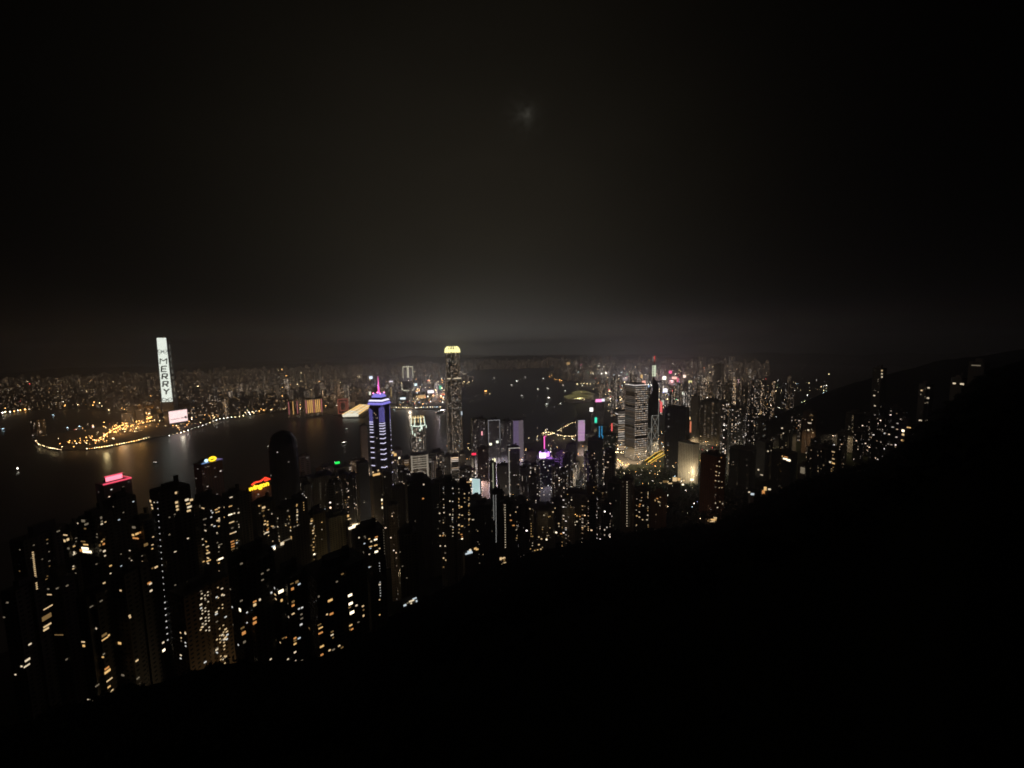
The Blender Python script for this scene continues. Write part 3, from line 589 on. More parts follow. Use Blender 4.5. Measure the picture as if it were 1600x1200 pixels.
for lx, py, ww_, hh_ in ((-.44, 669, 2, 9), (-.42, 676, 2.5, 13), (-.30, 678, 3, 8), (.02, 671, 5, 6), (.12, 669, 6, 10), (.44, 668, 2.5, 9), (0, 686, 6, 3)):
    b.box(lx*w, -w*(.46 if abs(lx) > .35 else .49)+(.1*w if abs(lx) > .35 else 0), zz(py), ww_, 1.5, hh_, CW)
b.obj('facade_light', root)

# grid lit office slab
root, poly, H, w = land_root('skyscraper', 'square office tower covered in a fine regular grid of small white lights', 977, 1013, 601, 1443, 37, z0=8)
b = MB(); b.prism(poly, 0, H, M['facade'], M['roof']); props(b.obj('wall', root), lit=.9, power=.075, warm=.5, cw=300, ch=6.6, ww=1, wh=.4, even=1, color=(.16, .15, .13))
b = MB(); b.box(0, -w/2-.6, 10, w*.93, 1.0, H-16, M['facade']); props(b.obj('light_grid', root), lit=.96, power=1.0, warm=.45, cw=w*.93/7.5, ch=7.6, ww=.4, wh=.34, even=1, color=(.07, .07, .06))
b = MB()
for z in (H*.50, H*.72, H*.30): b.box(0, -w/2-1.3, z, w*.94, .5, 3.4, M['dark'])
b.obj('plant_floor_band', root)
b = MB(); b.box(0, 0, H, w*.7, w*.7, 7, M['roof']); b.bar((-w/2, -w/2, H+1), (w/2, -w/2, H+1), 1.0, glow('parapet_white', (1, .9, .85), .8)); b.bar((-w/2, -w/2, H+1), (-w/2, w/2, H+1), .9, bpy.data.materials['parapet_white']); b.ball((w*.42, -w*.42, H-4), 3.4, M['l_pink']); b.obj('roof', root)

# angular tower of triangular shafts with twin masts
root, poly, H, w = land_root('skyscraper', 'faceted dark tower with twin lit masts and diagonal edge lights beside the grid lit tower', 1011, 1030, 588, 1500, 40, z0=8)
S = w/2; c4 = [(-S, -S), (S, -S), (S, S), (-S, S)]; hs = [.62, 1.0, .8, .45]; b = MB()
EDGE = glow('edge_light', (.75, .72, .62), .26)
for i in range(4):
    a, c = c4[i], c4[(i+1) % 4]; h_ = H*hs[i]; h0 = h_-H*.11
    b.face([(a[0], a[1], 0), (c[0], c[1], 0), (c[0], c[1], h0), (a[0], a[1], h0)], M['facade'], [(0, 0), (w, 0), (w, h0), (0, h0)])
    b.face([(a[0], a[1], h0), (c[0], c[1], h0), (0, 0, h_)], M['dark'])
    b.face([(a[0], a[1], 0), (a[0], a[1], h0), (0, 0, h_), (0, 0, 0)], M['dark']); b.face([(c[0], c[1], 0), (0, 0, 0), (0, 0, h_), (c[0], c[1], h0)], M['dark'])
props(b.obj('wall', root), lit=.10, power=.2, warm=.6, cw=4, ch=4, color=(.10, .11, .12))
b = MB()
for i in range(4):
    a, c = c4[i], c4[(i+1) % 4]; h0 = H*hs[i]-H*.11; k = 1.015; z = 0
    for e in (a, c): b.bar((e[0]*k, e[1]*k, 0), (e[0]*k, e[1]*k, h0), .55, EDGE)
    st = H*.17
    while z+st <= h0+1:
        b.bar((a[0]*k, a[1]*k, z), (c[0]*k, c[1]*k, z+st), .5, EDGE); b.bar((c[0]*k, c[1]*k, z), (a[0]*k, a[1]*k, z+st), .5, EDGE); b.bar((a[0]*k, a[1]*k, z+st), (c[0]*k, c[1]*k, z+st), .5, EDGE); z += st
b.obj('edge_lights', root)
zt = at_dist(1020, 556, 1500)[2]-8; b = MB()
for sx_, mt in ((-3.4, EDGE), (3.4, M['w_red'])): b.bar((sx_, -2, H*.9), (sx_, -2, zt-12), .6, M['metal']); b.bar((sx_, -2, zt-22), (sx_, -2, zt), .6, mt)
b.obj('mast', root)
b = MB(); YG = glow('yellow_green_light', (.9, 1, .72), .75)
for zq in range(5): b.bar((-5-zq*.6, -5, zt-70+zq*8.5), (5+zq*.4, -5, zt-70+zq*8.5), .7, YG)
for sx_ in (-6, 1.5, 6): b.bar((sx_, -5, zt-74), (sx_, -5, zt-34), .8, YG)
b.obj('mast_base_light', root)

# bank with bright horizontal truss floors
root, poly, H, w = land_root('office_building', 'office building striped with bright white floors, left of the grid lit tower', 958, 985, 641, 1560, 25, z0=6)
root['category'] = 'office building'
b = MB(); b.prism(poly, 0, H, M['facade'], M['roof']); props(b.obj('wall', root), lit=.62, power=.42, warm=.55, cw=26, ch=8.5, ww=1, wh=.34, color=(.25, .24, .24))
b = MB()
for i in range(6): z = H*(.12+.15*i); b.bar((-w/2, -w/2-1, z), (0, -w/2-1, z+H*.055), .8, EDGE); b.bar((w/2, -w/2-1, z), (0, -w/2-1, z+H*.055), .8, EDGE)
b.obj('truss', root)

# purple ringed tower with magenta mast
VIO = glow('violet_ring', (.55, .22, 1), 2.0, 'FRONT')
root, poly, H, w = land_root('skyscraper', 'dark blue tower with a blazing violet ring on top and a magenta mast', 837, 865, 714, 950, 12, z0=12)
b = MB(); b.prism(poly, 0, H, M['facade'], M['roof']); props(b.obj('wall', root), lit=.07, power=.5, warm=.15, cw=3.6, ch=3.8, color=(.10, .10, .17))
b = MB(); b.prism(ngon(w*.62, w*.62, 12), H, H+3, M['metal']); b.prism(ngon(w*.66, w*.66, 12), H+3, H+12.5, VIO); b.prism(ngon(w*.5, w*.5, 12), H+12.5, H+21, M['metal'], poly2=ngon(w*.3, w*.3, 12)); b.obj('roof', root)
b = MB(); b.box(-w*.2, -w*.36, H+2, w*.4, 3, 12, glow('violet_white', (.9, .7, 1), 2.2)); b.obj('sign', root)
b = MB(); zt = at_dist(852, 682, 950)[2]-12; b.bar((0, 0, H+21), (0, 0, zt), 1.0, MAG); b.bar((0, 0, zt), (5, 0, zt), .5, MAG); b.obj('mast', root)
l = bpy.data.lights.new('crown_light', 'POINT'); l.energy = 3e4; l.color = (.5, .2, 1); l.shadow_soft_size = 2; o = bpy.data.objects.new('crown_light', l); COL.objects.link(o); o.parent = root; o.location = (w*.25, -w*.45, H+14)

# rooftop signs on the left shore
RED = glow('red_sign_glow', (1, .08, .16), 1.5, 'FRONT'); PKW = glow('red_sign_core', (1, .2, .28), 1.7, 'FRONT'); YS = glow('yellow_sign', (1, .62, .02), 1.6, 'FRONT'); RS = glow('red_sign', (1, .05, .02), 1.3, 'FRONT')
root, poly, H, w = land_root('office_tower', 'dark waterfront tower with a blazing red and pink sign across its roof', 148, 205, 751, 1230, 22, ratio=.7, z0=3)
root['category'] = 'office tower'
b = MB(); b.prism(poly, 0, H, M['facade'], M['roof']); props(b.obj('wall', root), lit=.03, power=.5, warm=.4, cw=5, ch=3.6, color=(.14, .06, .06))
b = MB(); b.box(0, w*.05, H+1.5, w*.56, w*.18, 5, M['metal']); b.obj('roof_plant', root)
b = MB(); b.box(-w*.02, -w*.14, H+3, w*.58, 1.5, 9.5, PKW); b.obj('sign', root)
b = MB(); b.bar((-w*.5, -w*.35, H+.6), (w*.5, -w*.35, H+.6), 1.4, glow('red_parapet', (1, .09, .16), .75)); b.bar((-w*.34, -w*.12, H+14), (w*.32, -w*.12, H+14), .5, RED); b.bar((w*.5, -w*.35, H+.6), (w*.5, w*.3, H+.6), 1.2, bpy.data.materials['red_parapet']); b.obj('sign_frame', root)
root, poly, H, w = land_root('office_tower', 'dark reddish tower topped by a yellow ring emblem and a pale blue light', 302, 347, 721, 1180, 24, ratio=.8, z0=3)
root['category'] = 'office tower'
b = MB(); b.prism(poly, 0, H, M['facade'], M['roof']); props(b.obj('wall', root), lit=.05, power=.5, warm=.5, cw=6, ch=3.6, color=(.2, .09, .07))
b = MB(); b.prism([(x*.8, y*.6) for x, y in rect(w, w*.8)], H, H+9, M['metal'], poly2=[(x*.35, y*.4) for x, y in rect(w, w*.8)]); b.obj('roof', root)
b = MB()
for i in range(12): a, a2 = 2*PI*i/12, 2*PI*(i+1)/12; b.bar((4+7*math.cos(a), -w*.3, H+7+4.6*math.sin(a)), (4+7*math.cos(a2), -w*.3, H+7+4.6*math.sin(a2)), 1.3, YS)
b.bar((-1, -w*.3, H+8), (8, -w*.3, H+8), .8, YS); b.obj('ring_emblem', root)
b = MB(); b.ball((-9, -w*.3, H+6), 4.0, glow('pale_blue_light', (.55, .85, 1), 1.4), 8); b.bar((-19, -w*.32, H+1), (-5, -w*.32, H+1.5), 1.0, glow('blue_light', (.25, .45, .9), .45)); b.obj('emblem_light', root)
b = MB(); b.prism([(12, -w*.3-1), (27, -w*.3-1), (27, -w*.3+1), (12, -w*.3+1)], H+1, H+6, glow('violet_light', (.28, .22, .6), .4), poly2=[(12, -w*.3-1), (14, -w*.3-1), (14, -w*.3+1), (12, -w*.3+1)]); b.obj('violet_emblem', root)
root, poly, H, w = land_root('office_building', 'dark building carrying a tilted yellow lettered rooftop sign under a red swoosh', 372, 424, 761, 1000, 26, ratio=.7, z0=6)
root['category'] = 'office building'
b = MB(); b.prism(poly, 0, H, M['facade'], M['roof']); props(b.obj('wall', root), lit=.04, power=.4, warm=.7, cw=4, ch=3.4, color=(.13, .08, .06))
text('wingon', 'sign_lettering', root, (-1, -w*.37, H+5.5), (R(90), 0, 0), 15, YS, .6, .028, spacing=.95)
b = MB()
for p, q in zip([(-16, 12.5), (-9, 16), (2, 15), (12, 20)], [(-9, 16), (2, 15), (12, 20), (22, 13.5)]): b.bar((p[0]+1, -w*.37, H+p[1]), (q[0]+1, -w*.37, H+q[1]), 1.2, RS)
b.bar((11, -w*.37, H+14), (20, -w*.37, H+14.5), 1.6, RS); b.obj('swoosh_emblem', root)
b = MB(); b.box(4, -w*.3, H, w*.8, 2, 1.5, M['metal']); b.obj('sign_frame', root)
l = bpy.data.lights.new('sign_light', 'POINT'); l.energy = 1.2e4; l.color = (1, .3, .08); o = bpy.data.objects.new('sign_light', l); COL.objects.link(o); o.parent = root; o.location = (0, -w*.6, H+8)
# dark domed tower
root, poly, H, w = land_root('skyscraper', 'wide unlit tower with a rounded domed top, black against the harbour', 419, 465, 700, 760, 15, 'round', z0=25)
b = MB(); b.prism(poly, 0, H, M['facade'], M['roof']); props(b.obj('wall', root), lit=.012, power=.8, warm=.2, color=(.05, .05, .05))
b = MB(); pr = 1.0; z = 0
for k, zk in ((.96, .30), (.84, .6), (.62, .82), (.3, .95), (.08, 1)):
    b.prism([(x*pr, y*pr) for x, y in poly], H+z*31, H+zk*31, M['dark'], poly2=[(x*k, y*k) for x, y in poly]); pr = k; z = zk
b.obj('dome', root)

# gold striped blocks by the ferry pier
GST = glow('gold_window_strip', (1, .55, .16), .85, 'FRONT'); PST = glow('rose_window_strip', (1, .3, .3), .45)
for nm, a, c, yt, lb, n_, gm in (('hotel_block', 474, 503, 622.5, 'wide block with glowing gold and rose vertical stripes across the harbour', 9, GST), ('hotel_block', 448, 468, 625, 'smaller gold lit block left of the boldly striped one across the harbour', 6, GST)):
    root, poly, H, w = land_root(nm, lb, a, c, yt, 2700, 10, ratio=.5, z0=3); root['category'] = 'building'
    b = MB(); b.prism(poly, 0, H, M['facade'], M['roof']); props(b.obj('wall', root), lit=.25, power=.5, warm=1, color=(.3, .16, .06))
    for i in range(n_):
        if nm and a == 448 and i % 2: continue
        x_ = -w*.45+w*.9*i/(n_-1); b = MB(); b.box(x_, -w*.25-.5, H*.2, w*.045, .8, H*.74, gm if i % 4 else PST); b.obj('light_strip', root)
root, poly, H, w = land_root('theatre_building', 'boxy building outlined in red light right of the gold striped blocks', 527, 543, 623, 2700, 5, ratio=.5, z0=3); root['category'] = 'building'
b = MB(); b.prism(poly, 0, H, M['facade'], M['roof']); props(b.obj('wall', root), lit=.1, power=.3, color=(.2, .12, .1)); b = MB()
DR = glow('dim_red_outline', (1, .25, .15), .28)
for k in (1, .6):
    q = [(-w/2*k, H*(.5-.5*k)+1), (w/2*k, H*(.5-.5*k)+1), (w/2*k, H*(.5+.48*k)), (-w/2*k, H*(.5+.48*k))]
    for i in range(4): b.bar((q[i][0], -w*.25-1, q[i][1]), (q[(i+1) % 4][0], -w*.25-1, q[(i+1) % 4][1]), 1.8, DR)
b.obj('outline_light', root)
# ocean pier building and moored ship-like terminal
p0 = on_plane(548, 652, 3); p1 = on_plane(573, 636, 3); ang = math.atan2(p1[1]-p0[1], p1[0]-p0[0]); L = math.dist(p0[:2], p1[:2]); root = thing('pier_terminal', 'long pier terminal webbed with gold and white lights, left of the purple banded tower', 'pier building', (p0[0], p0[1], 3), ang)
MB().box(L/2, 0, 0, L, 90, 16, M['pale'], M['roof']).obj('wall', root)
b = MB(); GL = glow('gold_deck_light', (1, .62, .22), .95); WL = glow('white_deck_light', (1, .95, .75), .8)
for i in range(9): x_ = L*i/9; b.bar((x_, -45, 17), (x_+L/9, 45, 18.5), 2.2, GL if i > 2 else WL); b.bar((x_, 45, 17), (x_+L/9, -45, 18.5), 1.5, GL if i % 2 else WL)
for sgn in (-46, 46): b.bar((0, sgn, 17.5), (L, sgn, 17.5), 2.6, GL)
b.bar((-1, -45, 15), (-1, 45, 15), 4, WL); b.bar((-1, -45, 7), (-1, 45, 7), 2.4, WL); b.obj('deck_lights', root)
# twin towers with dotted outlines
OUT = glow('outline_cream', (1, .93, .68), .75)
root, poly, H, w = land_root('twin_tower', 'twin slabs outlined by cream lights on the far side of the harbour', 628, 645, 573, 3500, 8, ratio=.5, z0=3); root['category'] = 'tower'
b = MB()
for s_ in (-1, 1): b.prism(rect(w*.44, w*.4, s_*w*.26), 0, H, M['facade'], M['roof'])
props(b.obj('wall', root), lit=.2, power=.35, warm=.5, cw=6, ch=5, color=(.15, .15, .14)); b = MB()
def zq(py): return at_dist(636, py, 3500)[2]-3
for s_ in (-1, 1):
    for e in (.05, .48):
        for i in range(9):
            z = zq(590)+(zq(573.5)-zq(590))*i/8; b.box(s_*e*w, -w*.2-2, z, 5, 3, 6 if e > .1 else 9, OUT)
    b.bar((s_*.05*w, -w*.2-2, zq(573)), (s_*.48*w, -w*.2-2, zq(573)), 2.2, OUT)
b.obj('outline_lights', root)
root, poly, H, w = land_root('curved_hotel', 'dark block with a curved base outlined by cream lights below the twin slabs', 628, 646, 596, 3050, 5, 'oct', z0=3); root['category'] = 'building'
b = MB(); b.prism(poly, 0, H, M['facade'], M['roof']); props(b.obj('wall', root), lit=.15, power=.3, warm=.3, cw=6, ch=5, color=(.14, .15, .16)); b = MB()
for i in range(16):
    a = PI+PI*i/15; z = (at_dist(637, 611, 3050)[2]-3); b.box(w*.52*math.cos(a), w*.52*math.sin(a), z+(6 if 2 < i < 13 else 12), 6, 4, 6, OUT)
for s_ in (-1, 1):
    for k in range(3): b.box(s_*w*.53, 0, z+20+k*16, 4, 4, 8, OUT)
b.obj('outline_lights', root)
# billboards and bright faces in the shopping district across the water
def lit_panel(px, py, wpx, hpx, dist, col, s, label, tilt=0, name='billboard', H0=None):
    p = at_dist(px, py, dist); k = dist/F; b_ = bearing(px, py); z0 = 3.0 if dist > 1900 else 8.0; h = p[2]-z0
    root = thing(name, label, 'billboard', (p[0], p[1], z0), -b_+R(tilt)); ww_, hh_ = wpx*k, hpx*k
    b = MB(); b.box(0, 3, 0, 3, 3, max(1, h-hh_/2), M['metal']); b.box(0, 2.2, h-hh_/2, ww_*.98, 1.5, hh_*.98, M['metal']); b.obj('frame', root)
    b = MB(); b.box(0, 0, h-hh_/2, ww_, 1, hh_, glow('billboard_light', col, s, 'FRONT')); b.obj('screen', root)
for q in ((579.5, 590, 4.5, 4, 3600, (.75, .85, 1), 1.3, 'cool white screen high on the far side, just left of the magenta spire'), (611, 598.5, 5, 6.5, 3300, (1, .88, 1), 1.2, 'white square screen between the magenta spire and the outlined twin slabs'),
          (613.5, 613, 5, 15, 3000, (.8, .52, .1), .55, 'tall gold lit face below the white square screen'), (673, 612, 9.5, 4.5, 3000, (1, .93, .95), 1.2, 'wide tilted white screen left of the tallest tower'), (629.5, 622.5, 8, 3.2, 2900, (.8, .95, 1), 1.1, 'cool white strip screen above the ferry promenade'),
          (688, 605.5, 3.6, 6, 3000, (.15, .8, .5), .75, 'teal green screen close left of the tallest tower'), (649.5, 601, 3.6, 3.6, 3100, (.7, .95, 1), 1.2, 'small cyan white screen right of the curved outlined block'), (692, 616, 5, 3, 2900, (1, .25, .12), .8, 'red screen touching the left side of the tallest tower'),
          (659, 620, 12, 5, 2850, (1, .6, .25), .6, 'amber lit shop front above the ferry promenade'), (578, 614.5, 2.6, 5, 3000, (1, 1, .8), .9, 'small pale lit face left of the purple crown'),
          (909, 571.5, 5.5, 3, 6000, (1, .1, .3), 1.0, 'small crimson screen far along the eastern shore'), (888, 568, 5, 3.5, 6000, (1, .62, .25), .55, 'orange lit block far along the eastern shore'), (1038, 590.5, 5, 5, 2750, (1, .95, .78), 1.7, 'glowing cream screen right of the masts'), (1047.5, 581.5, 4, 4, 3000, (1, .12, .3), 1.2, 'crimson sign above the pink glow right of the masts'),
          (1054, 590.5, 7, 3.5, 2800, (1, .5, .42), 1.3, 'salmon pink screen in the glow right of the masts'), (1059, 594, 3, 6, 2780, (1, .2, .3), .7, 'narrow red screen beside the salmon pink one'), (1069.5, 588, 3.6, 4, 2900, (1, .75, .62), 1.4, 'pale peach screen furthest right in the pink glow'), (1038, 610, 8, 5, 2500, (1, .97, 1), 1.9, 'brightest white screen right of the faceted tower'), (1035, 604.5, 3.5, 3, 2600, (1, .85, .7), 1.5, 'small cream screen just above the brightest white one'),
          (1078.5, 596.5, 4.5, 3.5, 2700, (1, .88, .4), .9, 'yellow screen right of the pink glow'), (1068, 614.5, 3.6, 4, 2400, (.95, 1, .8), 1.1, 'pale green white screen above the black office block'), (1033, 636, 3.4, 16, 1900, (1, .16, .16), .75, 'tall slanting red sign right of the faceted tower', -20), (1035.5, 629, 3.5, 7, 1950, (.9, 1, .8), .5, 'pale strip beside the slanting red sign'),
          (1012, 604, 5, 5, 2300, (.35, .6, 1), .9, 'blue screen glowing behind the grid lit tower'), (1006, 598, 5, 6, 2400, (1, .45, .35), 1.0, 'salmon screen glowing behind the grid lit tower'), (1002.5, 588, 3, 5, 2700, (1, .6, .2), .7, 'orange flame shaped light above the grid lit tower'), (1018.5, 620.5, 4, 4, 2200, (.35, .4, 1), .9, 'blue screen between the grid lit tower and the faceted one'),
          (740.5, 709.5, 6.5, 3, 1000, (1, .03, .08), 1.3, 'red rooftop sign below the open harbour'), (753, 677, 2, 6.5, 1250, (1, .4, .45), 1.0, 'slim pink vertical sign left of the white edged tower'), (931, 656.5, 3.4, 8.5, 1480, (.05, .8, .5), 1.0, 'emerald green vertical light above the blue outlined tower'),
          (956, 671.5, 2, 20, 1420, (1, .14, .12), .75, 'long vertical red sign left of the white striped offices'), (1150, 0, 0, 0, 0, 0, 0, ''), (527, 723, 6.5, 3, 1200, (.02, 1, .12), .95, 'green rooftop sign left of the tan slab'), (924, 640, 5, 6, 1750, (1, .97, .9), 1.5, 'round white light beside the hall with the yellow lit roof'), (772, 719.5, 5, 6, 900, (1, .95, .6), 1.2, 'glowing cream lantern on a slim shaft'),
          (777, 690.5, 3.5, 3.5, 1150, (.95, 1, .8), 1.3, 'pale round light left of the slim white edged shaft'), (766.5, 694, 4, 3.5, 1150, (1, .95, .7), 1.3, 'pale round light on a dark roof above the cream lantern'), (1075.5, 653.5, 5.5, 3.5, 1500, (1, .68, .3), 1.1, 'amber sign right of the black office block'), (1079, 667, 2, 16, 1520, (1, .3, .15), .55, 'thin red vertical sign under the amber one'), (1212, 0, 0, 0, 0, 0, 0, '')):
    if q[4]: lit_panel(*q)
# gabled exhibition hall
p0 = on_plane(897, 628, 3); root = thing('exhibition_hall', 'low hall by the water with a sweeping yellow lit roof', 'exhibition hall', (p0[0], p0[1], 3), -bearing(910)+.5)
YR = glow('roof_yellow_glow', (.8, .68, .22), .11, 'FRONT')  # yellow lighting of the roof put in as its own faint glow
for k, (ox, oy, wd, hh) in enumerate(((30, 0, 190, 30), (120, 90, 150, 42))):
    b = MB(); n = 10
    for i in range(n):
        x0_, x1_ = ox-wd/2+wd*i/n, ox-wd/2+wd*(i+1)/n; f = lambda t: hh+14*math.sin(PI*min(1, max(0, (t-ox+wd/2)/wd)))
        b.face([(x0_, oy-45, f(x0_)), (x1_, oy-45, f(x1_)), (x1_, oy+45, f(x1_)+8), (x0_, oy+45, f(x0_)+8)], YR); b.face([(x0_, oy-45, f(x0_)-5), (x1_, oy-45, f(x1_)-5), (x1_, oy-45, f(x1_)), (x0_, oy-45, f(x0_))], M['pale'])
    b.obj('roof', root); MB().box(ox, oy, 0, wd*.9, 80, hh-5, M['pale']).obj('wall', root)
# tower with pink and white crown band
root, poly, H, w = land_root('office_tower', 'grey tower with a glowing pink and white band round its top', 925, 944, 626, 1800, 20, z0=4); root['category'] = 'office tower'
b = MB(); b.prism(poly, 0, H, M['facade'], M['roof']); props(b.obj('wall', root), lit=.3, power=.13, warm=.2, cw=5, ch=4, color=(.28, .24, .27))
b = MB(); b.box(-w*.12, -w/2-1, H-3, w*.68, 1, 13, glow('pink_band', (1, .32, .68), 1.1, 'FRONT')); b.obj('pink_sign', root); b = MB(); b.box(w*.38, -w/2-1, H-1, w*.3, 1, 12, glow('white_band', (.85, .85, 1), 1.1)); b.obj('white_sign', root)
# blue outlined tower
root, poly, H, w = land_root('office_tower', 'dark tower outlined by thin blue lines under the emerald light', 929, 948, 664, 1430, 15, z0=4); root['category'] = 'office tower'
b = MB(); b.prism(poly, 0, H, M['facade'], M['roof']); props(b.obj('wall', root), lit=.02, power=.3, color=(.04, .08, .07))
b = MB(); BL = glow('blue_line', (.05, .5, 1), .9)
for p, q in (((-.25, 0), (-.25, -.30)), ((.0, 0), (.0, -.24)), ((-.25, -.30), (.1, -.30)), ((.1, -.24), (.1, -.30)), ((.2, -.28), (.2, -.38)), ((0, -.24), (.2, -.28))): b.bar((p[0]*w, -w/2-.6, H+p[1]*w*4.2), (q[0]*w, -w/2-.6, H+q[1]*w*4.2), .55, BL)
b.obj('outline_light', root)
# lilac lit tower
root, poly, H, w = land_root('office_tower', 'slim tower washed in bright lilac light beside the piers', 899.5, 914, 655, 1450, 18, z0=4); root['category'] = 'office tower'
b = MB(); b.prism(poly, 0, H, M['facade'], M['roof']); props(b.obj('wall', root), lit=.2, power=.2, color=(.4, .36, .42))
b = MB(); b.box(0, -w/2-.6, H*.42, w*.96, .8, H*.57, M['facade']); props(b.obj('lilac_face', root), lit=1, power=.32, warm=.0, cw=300, ch=4.2, ww=1, wh=.86, even=1, color=(.5, .3, .5))
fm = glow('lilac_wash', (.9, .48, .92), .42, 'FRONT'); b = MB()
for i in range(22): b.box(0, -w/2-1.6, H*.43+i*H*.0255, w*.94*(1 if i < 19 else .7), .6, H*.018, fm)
b.obj('lilac_louvre', root)
# pale floodlit slab by the gardens
root, poly, H, w = land_root('office_building', 'pale cream floodlit slab whose right face glows brightest, standing over dark gardens', 1060, 1092, 692, 1120, 62, ratio=1.55, z0=20); root['category'] = 'office building'
base = H-(H+20-at_dist(1076, 738, 1120)[2]); 
b = MB(); b.prism(poly, 0, H, M['facade'], M['roof']); props(b.obj('wall', root), lit=.9, power=.04, warm=.9, cw=4.5, ch=3.6, ww=.5, wh=.6, even=1, color=(.55, .47, .36))
b = MB(); b.prism([(x*1.02, y*1.02) for x, y in poly], H+.01, H+1.8, M['pale']); b.obj('parapet', root)
# lights that wash the cream slab: its own ground floods
for px, py, dd, pw in ((1088, 742, 1085, 9e4), (1066, 740, 1075, 5e4)):
    p = at_dist(px, py, dd); g = gz(p[0], p[1]); root = thing('light_mast', 'garden floodlight at the foot of the cream slab', 'floodlight', (p[0], p[1], g), 0, 'floodlights of the cream slab'); MB().bar((0, 0, 0), (0, 0, 24), .3, M['metal']).obj('mast', root); MB().box(0, 0, 24, 2, 1, 1, M['metal']).obj('lamp_housing', root)
    l = bpy.data.lights.new('lamp_light', 'POINT'); l.energy = pw*.9; l.color = (1, .86, .58); l.shadow_soft_size = 2; o = bpy.data.objects.new('lamp_light', l); COL.objects.link(o); o.parent = root; o.location = (0, 0, 30)

# ---------------------------------------------------------------- near towers on the slope (their lit windows are parts)
def B(*a, lit=.06, power=.9, warm=.6, color=(.2, .19, .17), ww=.5, wh=.42, cw=3.4, ch=3.0, even=0, **k):
    return building(*a, prop=dict(lit=lit, power=power, warm=warm, color=color, ww=ww, wh=wh, cw=cw, ch=ch, even=even), **k)
G1 = 'apartment towers on the slope below'
LAB = []
def NB(x0, x1, yt, dist, turn, plan, ratio, label, rnd=0, kinds=('w_warm', 'w_white', 'w_dim', 'w_amber'), ymax=None, **k):
    
    if x0 > 1130 and 'color' not in k: k['color'] = (.07, .065, .06)
    inf = B(x0, x1, yt, dist, turn, plan, ratio, label, lit=0, group=G1, **k); inf['rnd'] = rnd; inf['kinds'] = kinds; inf['ymax'] = ymax; inf['span'] = (x0, x1, yt); return inf
NB(14, 112, 832, 560, 30, 'notch', .45, 'long low-lit apartment slab at the left edge with a bright vertical stair line', 14, kinds=('w_dim', 'w_dimwarm', 'w_dim'))
NB(96, 126, 827, 520, 30, 'cross', 1, 'narrow tower with yellowish windows near its top, right of the stair-lit slab', 8)
NB(118, 176, 806, 430, 32, 'cross', 1, 'dark tower with one large blazing orange pair of floors on its left side', 10)
NB(160, 212, 778, 520, 28, 'box', .8, 'black tower right under the red roof sign', 6, kinds=('w_dim', 'w_dim', 'w_cool'))
NB(196, 246, 812, 420, 33, 'cross', 1, 'dark tower with two orange window bars high on its wall', 7)
NB(233, 297, 762, 420, 22, 'notch', .8, 'broad black tower with a full height dotted line of stair lights', 6, kinds=('w_dim', 'w_white'))
NB(290, 347, 782, 470, 25, 'cross', 1, 'tower with four bright stacked windows at its top left corner', 16)
NB(346, 384, 770, 520, 25, 'notch', .8, 'tower banded with short cream window rows, left of the pale end wall', 10)
NB(381, 393, 770, 560, 20, 'box', 1.2, 'slender pale blank end wall between two window banded towers', 0, color=(.5, .48, .42))  # lit side wall of a tower, its brightness put in as paler colour
NB(392, 430, 783, 540, 22, 'cross', 1, 'dark tower with a glowing central window column below the yellow lettered sign', 12)
NB(428, 462, 792, 500, 22, 'notch', .9, 'dark tower with a thin dotted column in front of the domed tower', 10)
NB(446, 480, 782, 520, 20, 'cross', 1, 'tower with angled bright window rows on its left edge, right below the domed tower', 12)
NB(464, 482, 745, 820, 18, 'box', 1, 'slim tower with an amber dotted line down its left corner, right of the domed tower', 3)
NB(479, 522, 742, 800, 18, 'notch', .8, 'dark tower with faint blue white window columns behind the slope', 14, kinds=('w_dim', 'w_cool', 'w_dim'))
NB(478, 508, 800, 560, 18, 'cross', 1, 'olive tower with a broken yellow window column', 8, color=(.3, .27, .15))
NB(506, 546, 803, 600, 16, 'notch', .8, 'olive grey ribbed tower without lit rooms, below the green roof sign', 3, color=(.32, .3, .2), kinds=('w_dim', 'w_dimwarm'))
NB(521, 545, 740, 850, 14, 'box', .9, 'pale ribbed tower with a long dotted corner line, under the green roof sign', 4, color=(.4, .37, .28))
NB(541, 560, 742, 830, 14, 'box', 1, 'slim tower with a rosy ladder of lights low on its face', 5, kinds=('w_amber', 'w_dimwarm'))
NB(556, 576, 722, 860, 12, 'box', 1, 'blank blue black tower just left of the purple banded star tower', 1, color=(.1, .11, .13))
NB(577, 597, 744, 800, 12, 'box', 1, 'brown ribbed tower with a glowing orange roof terrace, below the star tower', 4, color=(.3, .24, .17), kinds=('w_dimwarm', 'w_amber'))
NB(596, 612, 740, 760, 10, 'box', 1, 'narrow tower with a tall yellow glow on its lower face', 3)
NB(610, 634, 760, 700, 10, 'cross', 1, 'grey brown tower between the yellow glow and the black twin slab', 5, kinds=('w_dim', 'w_dimwarm'))
NB(632, 672, 747, 640, 10, 'notch', .7, 'tall black slab with one orange lantern window, below the arch fronted building', 2, kinds=('w_dim',))
NB(670, 700, 752, 640, 8, 'box', .9, 'plain black tower with a faint pale edge, left of the many windowed pair', 3, kinds=('w_dim',), color=(.12, .13, .14))
NB(686, 713, 752, 560, 6, 'cross', 1, 'left tower of the pair dotted with many small white windows', 34, kinds=('w_dim', 'w_white', 'w_pin', 'w_warm'))
NB(711, 735, 758, 545, 6, 'cross', 1, 'right tower of the pair, with amber and white windows down its middle', 34, kinds=('w_dim', 'w_white', 'w_amber', 'w_warm'))
NB(734, 768, 786, 600, 4, 'notch', .8, 'dark tower below the glowing street level garden', 8, kinds=('w_dim', 'w_warm'))
